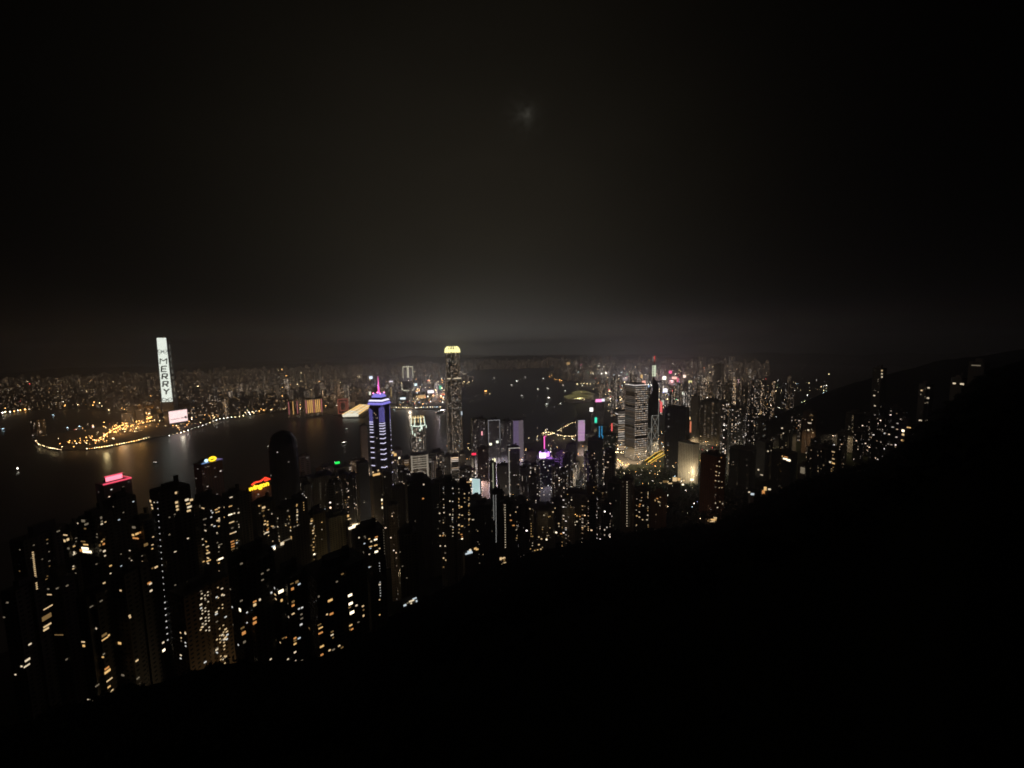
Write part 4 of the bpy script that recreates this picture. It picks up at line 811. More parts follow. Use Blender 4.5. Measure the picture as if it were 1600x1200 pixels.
NB(766, 786, 767, 560, 2, 'cross', 1, 'black tower with a fine double dotted line down its face', 4, kinds=('w_dim',))
NB(783, 800, 783, 520, 0, 'cross', 1, 'black tower with one bold dotted white line down its face', 4, kinds=('w_dim',))
NB(797, 812, 792, 580, 0, 'cross', 1, 'tower with two orange lit upper rooms, right of the bold dotted line', 7)
NB(811, 834, 790, 640, -2, 'notch', .8, 'dark tower with a scatter of white windows and a flat roof', 12)
NB(832, 866, 792, 660, -4, 'cross', 1, 'tower with a thin amber dotted column and yellowish lower rooms', 18)
NB(620, 652, 830, 400, 12, 'cross', 1, 'unlit dark block with three pin lights on the slope edge', 4, kinds=('w_dim',))
NB(864, 886, 786, 680, -5, 'cross', 1, 'tower with bright white paired windows at its top right', 14)
NB(884, 918, 768, 720, -6, 'notch', .8, 'dark broad tower with a short white column and amber bar beneath', 8)
NB(916, 934, 756, 760, -8, 'cross', 1, 'orange washed tower with scattered lamps right of the dark broad one', 14, color=(.35, .24, .15))
NB(932, 950, 765, 740, -8, 'cross', 1, 'tower with a warm brown wall and white windows on its left', 11, color=(.32, .22, .15))
NB(950, 972, 752, 720, -8, 'box', .9, 'greenish dark tower with few windows, left of the single dotted column', 4, color=(.12, .16, .12), kinds=('w_dim',))
NB(970, 992, 748, 700, -10, 'box', .9, 'tower with a single long dotted column of lights under the grid lit tower', 5, color=(.26, .22, .18), kinds=('w_dim',))
NB(990, 1018, 764, 720, -10, 'cross', 1, 'tower with many amber and white windows right of the dotted column', 26)
NB(1016, 1042, 770, 700, -12, 'notch', .8, 'dim red brown tower with a few bright rooms left of the black wood', 7, color=(.28, .18, .13))
NB(1095, 1134, 709, 800, -30, 'box', .9, 'tall reddish brown tower with a blank left wall and windows down its right side', 0, color=(.42, .18, .09))
NB(68, 116, 905, 400, 36, 'cross', 1, 'lower left block with tall stacked cream windows', 4, kinds=('w_dim',))
NB(0, 70, 915, 380, 38, 'notch', .6, 'dark block at the lower left corner with paired white windows', 5, kinds=('w_dim', 'w_white'))
NB(118, 172, 925, 330, 36, 'cross', 1, 'dark lower block with small amber windows at its right edge', 5, kinds=('w_dim', 'w_amber'))
NB(172, 236, 890, 330, 34, 'notch', .7, 'black lower tower between the stair-lit slab and the dotted broad tower', 5, kinds=('w_dim', 'w_warm'))
NB(262, 357, 912, 330, 28, 'notch', .6, 'brownish tower peppered with small white and cream windows at lower left', 40, kinds=('w_white', 'w_pin', 'w_warm', 'w_dim'), color=(.34, .24, .14), ymax=1040)
NB(355, 428, 866, 290, 24, 'cross', 1, 'big black tower with large amber rooms and pin lights, right of the brownish one', 7, kinds=('w_dim', 'w_pin'))
NB(424, 478, 895, 285, 22, 'cross', 1, 'black tower with a cluster of bright amber rooms at its upper left', 8, kinds=('w_dim', 'w_pin', 'w_cool'))
NB(474, 572, 880, 280, 20, 'notch', .7, 'widest black tower at the slope edge with bold stacked amber rooms on its right', 9, kinds=('w_dim', 'w_dimwarm'))
NB(548, 600, 826, 400, 16, 'cross', 1, 'black tower with three bold orange window bands at its top right', 6, kinds=('w_dim', 'w_cool'))
NB(572, 602, 905, 330, 14, 'box', 1, 'small tower with white windows beside the widest black tower', 4)
NB(1180, 1206, 655, 1250, -22, 'cross', 1, 'tower outlined by pale window strips at the foot of the right hand slope', 18, kinds=('w_dim', 'w_cool', 'w_white'))
NB(1182, 1208, 690, 1100, -22, 'cross', 1, 'tower with a white arched light strip down its right side', 12, kinds=('w_dim', 'w_dimwarm'))
NB(1218, 1245, 668, 1300, -25, 'cross', 1, 'tower with a bright loggia low down on the right hand slope', 14, kinds=('w_dim', 'w_white', 'w_warm'))
NB(1255, 1276, 643, 1400, -28, 'notch', .8, 'well lit brown tower standing alone before the dark ridge', 22, kinds=('w_dim', 'w_white', 'w_warm'), color=(.3, .2, .14))
NB(1247, 1266, 726, 900, -28, 'box', .8, 'tower with one pale blank square wall near the slope edge', 2, color=(.25, .23, .2))
NB(1270, 1296, 700, 1000, -28, 'cross', 1, 'low tower with pinkish window columns near the slope edge', 14, kinds=('w_dim', 'w_warm'))
NB(1294, 1314, 703, 1000, -30, 'cross', 1, 'low tower with stacked amber windows near the slope edge', 12, kinds=('w_amber', 'w_warm'))
NB(1322, 1350, 645, 1350, -30, 'cross', 1, 'tower with dense rosy white windows before the dark ridge at right', 26, kinds=('w_dim', 'w_white', 'w_warm'))
NB(1348, 1366, 648, 1350, -30, 'box', 1, 'thin tower with a faint window column right of the rosy one', 8, kinds=('w_dim', 'w_dimwarm'))
NB(1364, 1386, 575, 1500, -32, 'box', .9, 'tall dark tower breaking the skyline at right with three bright top rooms', 7, kinds=('w_dim', 'w_white'))
NB(1436, 1460, 600, 1250, -34, 'cross', 1, 'dark tower on the right hand ridge with scattered white windows', 8, kinds=('w_dim', 'w_white'))
NB(1404, 1430, 662, 900, -34, 'box', .8, 'low house on the right hand slope edge with a bright amber pair of rooms', 2, kinds=('w_dim',))
NB(1486, 1512, 590, 1100, -36, 'box', .6, 'low building high on the right hand ridge with two white lamps', 0)
NB(1514, 1548, 566, 1300, -36, 'box', .5, 'faint long house near the right end of the ridge line', 0)
NB(1140, 1182, 700, 1000, -20, 'notch', .7, 'dark apartment block with rows of tiny lights right of the reddish tower', 16, kinds=('w_dim', 'w_dimwarm', 'w_white'))
NB(1206, 1246, 705, 1000, -24, 'notch', .7, 'dark block below the bright loggia on the right hand slope', 10, kinds=('w_dim', 'w_dimwarm'))
# lit rooms and stair columns read off the photograph: x y w h kind
ROOMS = '''235 783 5 4 warm,241 785 3 1.5 white,237 789 5 3 warm,238 794 5.5 3.5 warm,275 770 3 4 warm,276 785 4.5 4 warm,277 791 4.5 4 warm,278 796 5 3.5 warm,292 781 6 4 white,299 781 5 4 warm,303 778 3 4 white,294 787 6 3 warm,296 792 7 3.5 white,295 798 6 3.5 warm,
314 780 4 2 white,318 785 5 3 white,317 794 9 2 warm,320 811 6 2 dim,320 820 6 2 dim,321 829 6 2 white,322 846 4 2 amber,324 854 5 2 warm,324 860 5 2 amber,325 864 6 2.5 warm,325 872 7 2.5 warm,326 876 7 2 amber,325 880 5 2 white,325 885 5 2 dim,338 796 5 1.8 amber,340 800 7 1.5 amber,341 813 6 2.5 warm,342 822 3 2 dim,335 822 3.5 2 pin,344 851 7 1.6 dim,345 873 8 3 bright,340 875 3 2 warm,330 798 2 2 pin,332 801 2.5 2 pin,330 808 2.5 2 pin,331 820 2.5 2 white,
361 777 5 2 white,360 791 6 1.5 amber,360 804 7 2 bright,366 802 3 2.5 white,373 801 3.5 2.5 white,362 816 9 2 warm,363 825 4 2 dim,363 833 9 2 warm,368 831 3 2 white,363 846 6 2 orange,364 850 6 2 orange,364 854 6 2 orange,364 858 6 2 dimwarm,370 848 3 1.5 pin,
130 814 7 4 dim,135 819 5 3 dim,133 826 4 2 dimwarm,158 809 2.5 4 dim,159 815 2.5 3 dim,130 846 9 2 dimwarm,134 851 10 2 amber,133 857 14 4 bright,136 862 18 4 bright,127 860 6 4 orange,116 864 3 5 white,102 836 8 2 warm,101 845 4 4 warm,106 843 3 4 warm,107 857 4 3 dim,156 852 2.5 4 dimwarm,162 850 3 3 orange,162 843 3 3 dimwarm,157 860 2.5 3 dim,163 861 3.5 3 white,91 830 4 2 dim,
209 824 7 4 dim,208 836 5 3.5 amber,214 834 5 3.5 amber,219 832 3 3 orange,212 841 13 2.5 orange,228 851 6 5 dimwarm,244 886 5 3 warm,238 888 3 2 dimwarm,
412 793 6 4 warm,411 798 5 3 dimwarm,412 806 3.5 3 dimwarm,414 814 2.5 2.5 amber,418 815 2.5 2.5 amber,414 819 5 2.5 warm,418 820 3 4 amber,418 828 3 3 orange,417 832 8 2.5 white,428 824 5 3 dim,434 823 3.5 2.5 white,434 810 2.5 2.5 white,433 815 2 2 dim,435 833 2 2 dim,436 838 2 1.8 white,436 843 2 1.8 white,
451 778 3 3 white,450 798 4 3 dim,452 807 6 3 amber,453 812 6 2.5 dimwarm,451 818 2.5 3 dim,454 824 5 3 amber,460 823 4 2 dim,454 829 5 2.5 white,464 805 4 2.5 white,464 796 3 1.5 dim,455 840 7 6 amber,466 820 3 2 dim,
487 811 4 3 dimwarm,487 814 4 3 amber,486 818 4 1.5 white,491 822 2.5 2.5 white,491 826 3 2 amber,490 829 6 2 amber,490 833 5 2.5 warm,491 841 5 2 amber,490 847 2 2.5 amber,487 852 4 2 dimwarm,490 855 3 2 amber,491 866 3.5 3 bright,491 874 2 2 dimwarm,
546 789 5 1 dimwarm,546 796 5 1 dimwarm,544 806 4 5 amber,548 806 4 5 orange,546 811 7 2 warm,
577 842 4 2 amber,580 846 3.5 3 white,588 839 6 2.5 orange,587 843 7 3 bright,579 854 7 2 amber,587 852 7 2.5 amber,588 862 7 4 bright,593 857 3 2.5 warm,568 863 5 3 dim,577 866 2.5 2 white,561 840 2.5 3 white,
661 779 4 3 orange,662 757 2.5 3.5 white,597 781 5 5 bright,597 787 4 4 amber,598 793 4 5 bright,598 773 7 2 dim,
694 801 3.5 2.5 white,703 783 2.5 3 white,703 804 2.5 3 white,721 792 4 3 amber,717 790 2 2 white,718 804 3 2 white,722 805 4 2 warm,687 802 3 3 white,687 814 3 2 dim,695 809 2.5 2 dim,696 837 4 2.5 warm,688 837 4 2.5 warm,692 837 2.5 2.5 orange,704 822 3 3 dim,722 822 5 2.5 amber,717 821 2 2 orange,721 835 4 2 orange,722 842 4 2 bright,722 839 3 2 orange,688 853 2.5 3 white,696 853 3.5 3 white,696 864 4 2 dim,693 872 3 3 warm,697 875 3.5 3 warm,693 886 3 3 dimwarm,733 811 4 3 warm,739 812 5 1.5 white,734 803 4 2 dimwarm,
797 805 3 2.5 warm,798 813 7 2.5 orange,801 821 10 2.5 orange,794 784 2.5 2.5 white,806 800 2 2.5 warm,817 812 2 2 dim,817 817 2.5 3 white,823 798 2.5 2 white,828 795 3 2 warm,834 798 3 2 warm,841 797 3 2.5 warm,845 794 2.5 2 white,850 805 2 2 white,842 839 3 2.5 warm,846 842 3.5 2.5 warm,854 843 3 3.5 bright,842 851 4 2.5 warm,835 860 4 2 amber,840 859 3 2 amber,845 858 3 3 warm,818 863 3 3 bright,
869 785 3 3 white,878 785 3 3 white,868 794 4 2 warm,864 800 3 2.5 warm,879 792 4 1.5 dim,873 818 3 2.5 warm,869 832 4 3.5 bright,877 834 5 2 orange,893 768 2.5 2 warm,893 777 2.5 2 dim,893 781 2.5 2.5 white,891 763 10 2 dimwarm,902 806 4 3 amber,906 807 3 2.5 orange,910 807 4 3 amber,914 805 2 2 warm,918 804 3 2 warm,922 803 3 2 warm,897 816 5 1.8 white,902 815 5 2.5 white,899 820 2 2 white,892 812 2 3 white,
941 822 3.5 3.5 warm,933 822 2.5 2 amber,951 789 2.5 2.5 bright,951 797 2 2 warm,944 812 2 2.5 warm,942 770 3 2 dimwarm,
1000 782 3 2 dim,1000 788 3 2.5 orange,999 791 3 2 orange,1005 790 2 2.5 white,999 800 2.5 2 white,995 806 3 2 amber,999 808 3 2 warm,1004 812 2.5 2 warm,1012 805 2.5 2.5 white,1011 812 2.5 2 white,1029 784 4 2 warm,1027 779 4 2 orange,1025 804 5 2 warm,
76 929 10 1.6 warm,75 949 12 1.6 warm,73 964 12 7 dimwarm,74 977 10 2.5 warm,72 983 7 3 warm,92 992 16 1.4 dimwarm,24 919 7 1.6 white,43 1031 6 3 white,42 1040 7 2 white,13 1049 6 4 white,17 1064 7 2.5 warm,144 947 14 1.4 dim,158 939 4 2 dim,130 1003 6 2 warm,131 1009 4 3.5 amber,163 992 7 4 dimwarm,164 998 9 2 amber,187 1005 6 4 amber,150 982 3 2.5 white,167 1044 6 3 orange,168 1049 8 4 amber,171 1062 8 2 warm,152 1071 5 2 dim,172 1081 9 2 warm,139 1094 5 3 white,106 1112 6 2 white,192 1055 5 3 dim,194 1075 3 2 white,
233 911 5 3 orange,235 912 4 3 white,236 923 4 3 white,256 1016 4 4 bright,255 1004 3 3 white,
375 953 6 6 bright,398 940 6 3 orange,398 945 5 5 warm,379 981 6 3 dimwarm,381 989 6 6 orange,398 966 6 4 orange,398 973 6 5 orange,386 957 2.5 2.5 pin,386 973 2 2 pin,364 976 4 3 white,385 1038 5 2.5 white,388 1044 6 5 bright,382 1003 4 4 dim,406 937 3 4 white,
424 926 3 3.5 pin,429 919 2.5 4 pin,439 924 9 6 bright,430 929 7 2.5 warm,431 936 6 2.5 warm,440 938 3.5 5 amber,457 920 5 5 orange,464 909 6 5 dimwarm,456 912 6 2 dimwarm,458 940 5 4 dimwarm,458 946 5 4 orange,458 959 5 2.5 warm,450 943 2 2 dim,451 964 2 3 white,461 1001 5 3 dimwarm,461 997 5 3 orange,461 1006 5 3 amber,461 1019 4 3 white,461 1032 4 3 white,450 1030 3 2.5 white,423 1030 3 2.5 white,443 997 5 2 dimwarm,447 996 2 2 orange,438 1004 4 2 warm,
547 930 8 5 bright,548 943 8 5 bright,550 957 8.5 6 bright,516 938 9 4.5 amber,518 959 7 4 orange,511 960 3 3 warm,557 946 4 3 white,567 947 4 3 warm,568 953 3 3 dimwarm,568 962 3 4 warm,548 977 6 3 amber,550 983 5 3 orange,560 972 4 2 dim,499 976 7 1.5 dimwarm,501 981 8 2.5 amber,501 989 8 3 orange,519 987 5 3 dimwarm,519 992 5 2.5 white,503 1010 7 3.5 amber,503 1023 5 3 orange,506 1036 5 3 amber,515 1016 4 3 warm,521 1015 5 3 dim,530 1009 4 3 warm,515 1030 3 2 orange,504 1031 4 2 dimwarm,498 932 3 4 dim,
1185 734 3 3 white,1190 742 5 1.5 white,1228 714 7 2 orange,1227 717 8 3 bright,1232 719 7 4 bright,1223 713 3 3 amber,1200 705 2.5 2.5 white,1205 704 2 2 white,1216 669 3.5 2.5 white,1222 669 3 2.5 white,1238 669 3 2 amber,1244 669 3 2 orange,1234 673 6 1.5 dim,1224 677 2 2 white,1265 661 6 2 white,1263 672 3 3 white,1269 656 2.5 2 warm,1268 649 10 1 dimwarm,1270 676 4 1.5 warm,1281 687 4 3.5 amber,1305 679 6 3 orange,1309 677 4 5 bright,1336 692 8 3 bright,1337 689 5 3 white,1266 720 3 2.5 white,1265 724 3 2.5 white,1263 708 2.5 2 white,1260 708 2 2 white,1297 722 3 3 white,1302 724 5 2.5 amber,1302 717 4 1.5 warm,1302 706 5 1.5 warm,1254 735 8 13 dim,
1340 597 5 4 bright,1336 629 5 2 white,1366 618 3 2 white,1367 634 2.5 2 white,1368 681 3 5 amber,1371 678 3 3 warm,1381 681 3 3 dim,1378 579 4 2 warm,1378 584 4 2 white,1378 589 3.5 2.5 white,1354 586 4 2 amber,1328 590 3 1.5 dimwarm,1438 587 3 2 white,1459 587 3 1.8 dim,1475 587 3 1.5 dim,1491 599 4 2.5 white,1503 600 5 2.5 white,1451 606 6 2 white,1440 610 3 2 warm,1450 622 4 2 white,1459 627 3.5 2.5 warm,1462 628 2 2 warm,1449 629 2.5 2 dim,1418 639 4 2 white,1421 656 3 2 dim,1438 657 4 2.5 white,1449 657 3 2 dim,1411 673 4 4 bright,1411 679 3.5 3.5 warm,1420 668 6 1.8 amber,1410 688 4 2.5 amber,1525 571 12 1.5 dim,1392 698 4 2 dim,
1127 715 3 2 orange,1120 712 3 1.6 warm,1125 712 3 1.6 warm,1124 721 3.5 2 white,1120 728 3 1.5 warm,1124 729 3 1.5 warm,1119 737 3 1.6 warm,1124 739 3 1.6 white,1119 743 3 1.5 warm,1123 743 3 1.5 warm,1118 751 3 1.5 warm,1123 752 3 1.5 white,1128 753 3 1.5 warm,1118 761 3 1.5 dim,1124 762 3 1.5 warm,1128 762 3 1.5 warm,1118 773 2.5 1.5 dim,1118 786 3 1.8 white,1125 784 2.5 1.8 warm,1129 787 3 2 white,1121 793 4 2 white,1111 733 2 1.2 dimwarm,1112 711 2 3 dimwarm'''
hits_ = 0; random.seed(21)
for e in ROOMS.replace('\n', '').split(','):
    px, py, w_, h_, k_ = e.split(); hits_ += bool(window_at(float(px), float(py), float(w_), float(h_), 'w_'+k_))
print('rooms placed', hits_, len(ROOMS.split(',')))
dots(51.2, 863, 57.8, 920, 3.0, 'w_warm', 1.9)
dots(246, 785, 262, 1000, 9.6, 'w_pin', 2.0)
dots(472.5, 758, 475, 797, 3.6, 'w_amber', 1.6); dots(531, 748, 533, 816, 2.8, 'w_dimwarm', 1.2); dots(500, 755, 501, 780, 2.4, 'w_dim', 1.2)
dots(771, 774, 771.8, 812, 2.0, 'w_pin', 1.1); dots(774.6, 774, 775.4, 847, 1.85, 'w_pin', 1.1); dots(789, 789, 789.7, 855, 3.85, 'w_white', 2.2)
dots(979.8, 753, 979.6, 822, 3.9, 'w_white', 1.8); dots(983, 758, 983, 822, 3.9, 'w_dim', 1.1); dots(592.8, 880, 594.5, 931, 4.2, 'w_pin', 1.5)
dots(599, 828, 601, 865, 4, 'w_dim', 1.5); dots(830, 818, 830, 838, 4, 'w_amber', 1.6); dots(864, 761, 864, 774, 4, 'w_warm', 1.8); dots(524, 780, 524.5, 790, 2, 'w_dimwarm', 1.5)
dots(931, 750, 932, 820, 5, 'w_dimwarm', 1.8, skip=.3); dots(942, 745, 942, 815, 6, 'w_dimwarm', 1.8, skip=.4)
for x_ in (344.5, 350.5):
    dots(x_-4, 918, x_+1.5, 1052, 5.3, 'w_warm', 2.2, 'window', skip=.55)
for x_ in (315, 320, 325): dots(x_+random.uniform(-1, 1), 920+random.uniform(0, 4), x_+2, 985, 4.9, 'w_white', 2.2, 'window', skip=.5)
for inf in list(NEAR):       # further scattered rooms on the walls that face the viewer, on the floor grid
    x0, x1, yt = inf['span']; n = int(inf['rnd']*1.15); tries = 0
    if not n: continue
    yb = inf['ymax'] or yt+min(190, max(60, (x1-x0)*3.2)); k = math.dist(inf['loc'][:2], CAM[:2])/F; cols = [random.uniform(x0+2, x1-2) for _ in range(max(2, int((x1-x0)/7)))]
    while n > 0 and tries < 300:
        tries += 1; px = random.choice(cols)+random.uniform(-.6, .6); py = random.uniform(yt+4, yb); best = None
        for o_ in NEAR:
            h_ = wall_hit(o_, px, py)
            if h_ and (best is None or h_[0] < best[0][0]): best = (h_, o_)
        if best is None or best[1] is not inf: continue
        window_at(px, py, random.uniform(1.3, 2.4)/k, random.uniform(1.1, 1.5)/k, random.choice(inf['kinds']), inf); n -= 1
print('near windows', sum(i['n'] for i in NEAR))
# roof gardens, rooftop bars and street level glows
def glow_patch(px, py, dist, cells, label, name='lit_terrace', cat='terrace'):
    p = at_dist(px, py, dist); g = gz(p[0], p[1]); root = thing(name, label, cat, (p[0], p[1], g), -bearing(px, py)+R(20)); h = max(3, p[2]-g)
    MB().box(0, 0, 0, max(6, cells[0][0]), 8, h-.4, M['roof']).obj('podium', root); k = dist/F
    for (wd, x_, z_, w_, hh, mk) in cells[1:]: MB().box(x_*k, -4.3+wd, h+z_*k, w_*k, .8, hh*k, M[mk]).obj('lit_bay', root)
glow_patch(552, 822, 560, [(14,), (0, -5, -1, 7, 3, 'w_bright'), (0, 1, 0, 8, 4, 'w_bright'), (0, -2, -4, 6, 3, 'w_bright'), (0, 3, -3, 5, 3, 'w_warm'), (0, 8, 2, 3, 2, 'w_warm'), (0, 11, 0, 3, 2, 'w_warm'), (0, -1, 4, 5, 1.5, 'w_warm')], 'blazing cream canopy in the street between the olive tower and the black one')
glow_patch(420, 859, 470, [(26,), (0, -10, 0, 3, 2, 'w_white'), (0, 0, 0, 12, 4, 'w_bright'), (0, 1, 4, 10, 1.5, 'w_cool'), (0, 15, 2, 4, 4, 'w_white'), (0, 22, 6, 10, 1.2, 'w_dim')], 'long curved roof terrace lit cool white, in the middle of the left hand towers')
glow_patch(744, 788, 720, [(12,), (0, -6, 2, 3, 2, 'w_warm'), (0, -3, 0, 4, 2, 'w_warm'), (0, 2, 0, 4, 5, 'w_bright'), (0, 6, 1, 3, 3, 'w_amber'), (0, 8, 6, 3, 1.5, 'w_warm'), (0, 11, 7, 2, 3, 'w_orange')], 'yellow lit street corner right of the many windowed pair')
glow_patch(731, 862, 500, [(12,), (0, 0, -1, 12, 2, 'w_cool'), (0, 1, 1, 7, 3, 'w_cool'), (0, 2, 3, 3, 3, 'w_white')], 'cool white lit courtyard at the foot of the many windowed pair')
glow_patch(741, 856, 520, [(8,), (0, 0, 0, 4, 2.5, 'w_amber'), (0, 3, -2, 4, 2, 'w_amber')], 'small yellow lit kiosk beside the cool lit courtyard')
glow_patch(637, 937, 290, [(10,), (0, -8, -2, 4, 2, 'w_cool'), (0, -2, 0, 6, 1.2, 'w_dim'), (0, 3, 1, 8, 1.5, 'w_white'), (0, 8, 3, 6, 1.2, 'w_cool'), (0, 2, -3, 2, 2, 'w_white'), (0, 11, -3, 2, 2, 'w_cool')], 'pale greenish lit roof terrace at the edge of the wooded slope')
glow_patch(1052, 754, 930, [(30,), (0, -12, 1, 8, 3, 'w_dimwarm'), (0, -7, -1, 2.5, 1.5, 'w_warm'), (0, -4, -1, 2.5, 1.5, 'w_warm'), (0, 1, 3, 6, 6, 'w_warm'), (0, 7, 4, 4, 4, 'w_amber'), (0, 14, 3, 3, 2, 'w_warm'), (0, 26, 4, 5, 3, 'w_bright'), (0, 13, -3, 2.5, 2, 'w_bright')], 'row of yellow lit villas at the wood edge left of the reddish tower')
glow_patch(1111, 812, 620, [(14,), (0, -4, 0, 5, 2, 'w_amber'), (0, 2, 1, 7, 2, 'w_amber'), (0, 0, -2, 7, 2, 'w_warm'), (0, 4, 4, 4, 1.5, 'w_warm')], 'amber lit house terrace at the foot of the reddish tower')
glow_patch(1194, 765, 800, [(8,), (0, 0, 0, 3, 5, 'w_amber'), (0, -2, -5, 3, 5, 'w_orange'), (0, 5, 1, 3, 2, 'w_white')], 'orange lit entrance at the slope edge below the arched light strip')
glow_patch(1174, 772, 780, [(6,), (0, 0, 0, 4, 2.5, 'w_cool'), (0, -4, 3, 2, 1.5, 'w_white')], 'small white lit doorway at the slope edge right of the reddish tower')
glow_patch(785, 871, 450, [(8,), (0, -5, 0, 3, 4, 'w_warm'), (0, 0, 1, 5, 2, 'w_warm'), (0, 0, -8, 8, 2, 'w_warm'), (0, 1, -4, 2, 6, 'w_dimwarm')], 'yellowish lit rooms of a low house on the slope below the bold dotted line')
glow_patch(622, 719, 1100, [(8,), (0, 0, 0, 5, 5, 'w_bright'), (0, -5, 8, 4, 4, 'w_amber'), (0, -9, 12, 5, 3, 'w_warm')], 'golden lit stairs right of the purple banded star tower')
glow_patch(732, 756, 900, [(8,), (0, -4, 0, 3, 5, 'w_orange'), (0, 0, 3, 9, 1.5, 'w_warm'), (0, 0, -3, 6, 1.5, 'w_amber'), (0, 3, 6, 3, 3, 'w_bright')], 'crossed cream light bars left of the cyan white facade')
glow_patch(587, 742, 790, [(14,), (0, 0, 0, 11, 3, 'w_amber'), (0, -5, 5, 2, 2, 'w_warm'), (0, 3, 6, 2, 2, 'w_warm')], 'orange glowing roof bar below the purple banded star tower')
# arch fronted building with pale fins, cyan facade, tan slabs and other mid distance buildings
root, poly, H, w = land_root('office_tower', 'broad tower front with pale vertical fins and an arch below the ring crowned tower', 640, 669, 708, 1080, 4, ratio=.7, z0=8); root['category'] = 'office tower'
b = MB(); b.prism(poly, 0, H, M['facade'], M['roof']); props(b.obj('wall', root), lit=.5, power=.10, warm=.7, cw=9, ch=4, color=(.3, .27, .23))
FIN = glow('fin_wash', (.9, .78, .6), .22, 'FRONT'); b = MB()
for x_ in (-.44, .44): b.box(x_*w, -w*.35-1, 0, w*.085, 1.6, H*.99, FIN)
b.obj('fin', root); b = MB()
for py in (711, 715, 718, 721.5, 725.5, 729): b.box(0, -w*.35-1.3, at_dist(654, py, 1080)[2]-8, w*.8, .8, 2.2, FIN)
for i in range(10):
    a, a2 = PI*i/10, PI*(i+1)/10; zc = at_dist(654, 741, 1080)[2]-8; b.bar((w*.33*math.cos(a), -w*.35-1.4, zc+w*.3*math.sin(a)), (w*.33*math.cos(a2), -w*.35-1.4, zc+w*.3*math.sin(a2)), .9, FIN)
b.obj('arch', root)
root, poly, H, w = land_root('office_building', 'low building with one brilliant cyan white facade', 738, 752, 747, 850, -20, ratio=.5, z0=20); root['category'] = 'office building'
b = MB(); b.prism(poly, 0, H, M['facade'], M['roof']); props(b.obj('wall', root), lit=.1, power=.3, color=(.3, .3, .3)); b = MB(); b.box(0, -w*.25-.8, H*.2, w*.96, .8, H*.8, glow('cyan_facade', (.62, .9, .88), .5, 'FRONT')); b.obj('lit_facade', root)
b = MB(); 
for s_ in (-.48, .48): b.box(s_*w, -w*.25-1.4, H*.2, 1, 1, H*.8, M['w_cool'])
b.box(0, -w*.25-1.5, H-1.2, w*.97, 1, 1.2, M['w_cool']); b.obj('facade_frame', root)
root, poly, H, w = land_root('office_building', 'slab with a soft violet washed face beside the open harbour', 799, 818, 655, 1330, 14, ratio=.6, z0=4); root['category'] = 'office building'
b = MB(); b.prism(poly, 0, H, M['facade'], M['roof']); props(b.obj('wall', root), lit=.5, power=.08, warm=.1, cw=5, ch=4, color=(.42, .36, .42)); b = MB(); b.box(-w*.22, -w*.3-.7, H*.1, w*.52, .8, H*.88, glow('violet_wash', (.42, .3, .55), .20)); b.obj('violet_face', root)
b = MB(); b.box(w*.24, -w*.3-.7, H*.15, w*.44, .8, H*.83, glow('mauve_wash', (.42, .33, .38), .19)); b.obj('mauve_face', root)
def simple(x0, x1, yt, dist, turn, label, plan='box', ratio=.8, edge=None, **k):
    inf = B(x0, x1, yt, dist, turn, plan, ratio, label, near=False, name='office_tower', **k)
    if edge:
        b = MB(); mt = glow('edge_light', edge[0], edge[1])
        for sx_ in edge[2]: b.box(sx_*inf['w'], -inf['w']*ratio/2-.7, inf['h']*edge[3], .8, .8, inf['h']*(1-edge[3]), mt)
        if len(edge) > 4: b.box(0, -inf['w']*ratio/2-.7, inf['h']-1, inf['w'], .8, 1, mt)
        b.obj('edge_light', inf['root'])
    return inf
G2 = 'office towers of the waterfront district'
simple(735, 761, 654, 1300, 12, 'broad dark slab at the left edge of the open harbour', lit=.10, power=.5, warm=.4, cw=5, ch=4)
simple(760, 781, 655, 1280, 10, 'dark slab with thin white edge lines framing its upper half', edge=((.8, .8, .85), .35, (-.48, .48), .55, 1), lit=.08, power=.3, cw=5, ch=4, warm=.2)
simple(780, 800, 657, 1310, 10, 'plain slab between the white edged one and the violet washed one', lit=.15, power=.3, cw=5, ch=4, warm=.2)
simple(561, 573.5, 665, 1260, 12, 'tall plain tan slab beside the purple banded star tower', color=(.62, .50, .40), lit=0)
simple(793, 812, 698, 960, 8, 'dark slab with a slim white line running down its left edge', edge=((.9, .85, .75), .5, (-.48,), .1, 1), lit=.12, power=.5, warm=.6, cw=5, ch=4)
simple(764, 775, 722, 900, 5, 'slim shaft with a pale dotted line under the cream lantern', edge=((.85, .9, .6), .55, (.02,), .0), lit=.03)
simple(822, 838, 704, 1050, 8, 'plain brownish slab left of the violet ringed tower', color=(.45, .36, .3), lit=.02)
simple(674, 692, 718, 900, 6, 'brown tower dotted with rosy point lights', color=(.3, .22, .2), lit=.9, power=.35, warm=.5, cw=4.2, ch=3.9, ww=.3, wh=.3, even=1)
simple(704, 716, 712, 950, 5, 'grey tower with cream striped floors', lit=.75, power=.5, warm=.5, cw=40, ch=4.2, ww=1, wh=.4, color=(.35, .33, .28))
simple(693, 705, 712, 1000, 5, 'tower with a white stepped window strip at its corner', lit=.3, power=.6, warm=.3, cw=5, ch=4)
simple(716, 727, 708, 980, 5, 'pale smooth tower with a bright lamp at its top left', color=(.6, .55, .48), lit=.02)
simple(627, 642, 716, 950, 6, 'amber washed tower with stacked glowing floors', color=(.5, .38, .22), lit=.5, power=.3, warm=1, cw=20, ch=5)
simple(611, 628, 702, 1150, 8, 'tower with dim violet walls right of the star tower', color=(.24, .2, .28), lit=.12, power=.3)
simple(668, 694, 705, 1100, 6, 'olive grey tower with broad dim floor bands', color=(.3, .3, .24), lit=.5, power=.12, warm=.6, cw=40, ch=6, ww=1, wh=.5)
simple(745, 763, 700, 1020, 6, 'dark red tinged tower beneath the red rooftop sign', color=(.16, .1, .1), lit=.05)
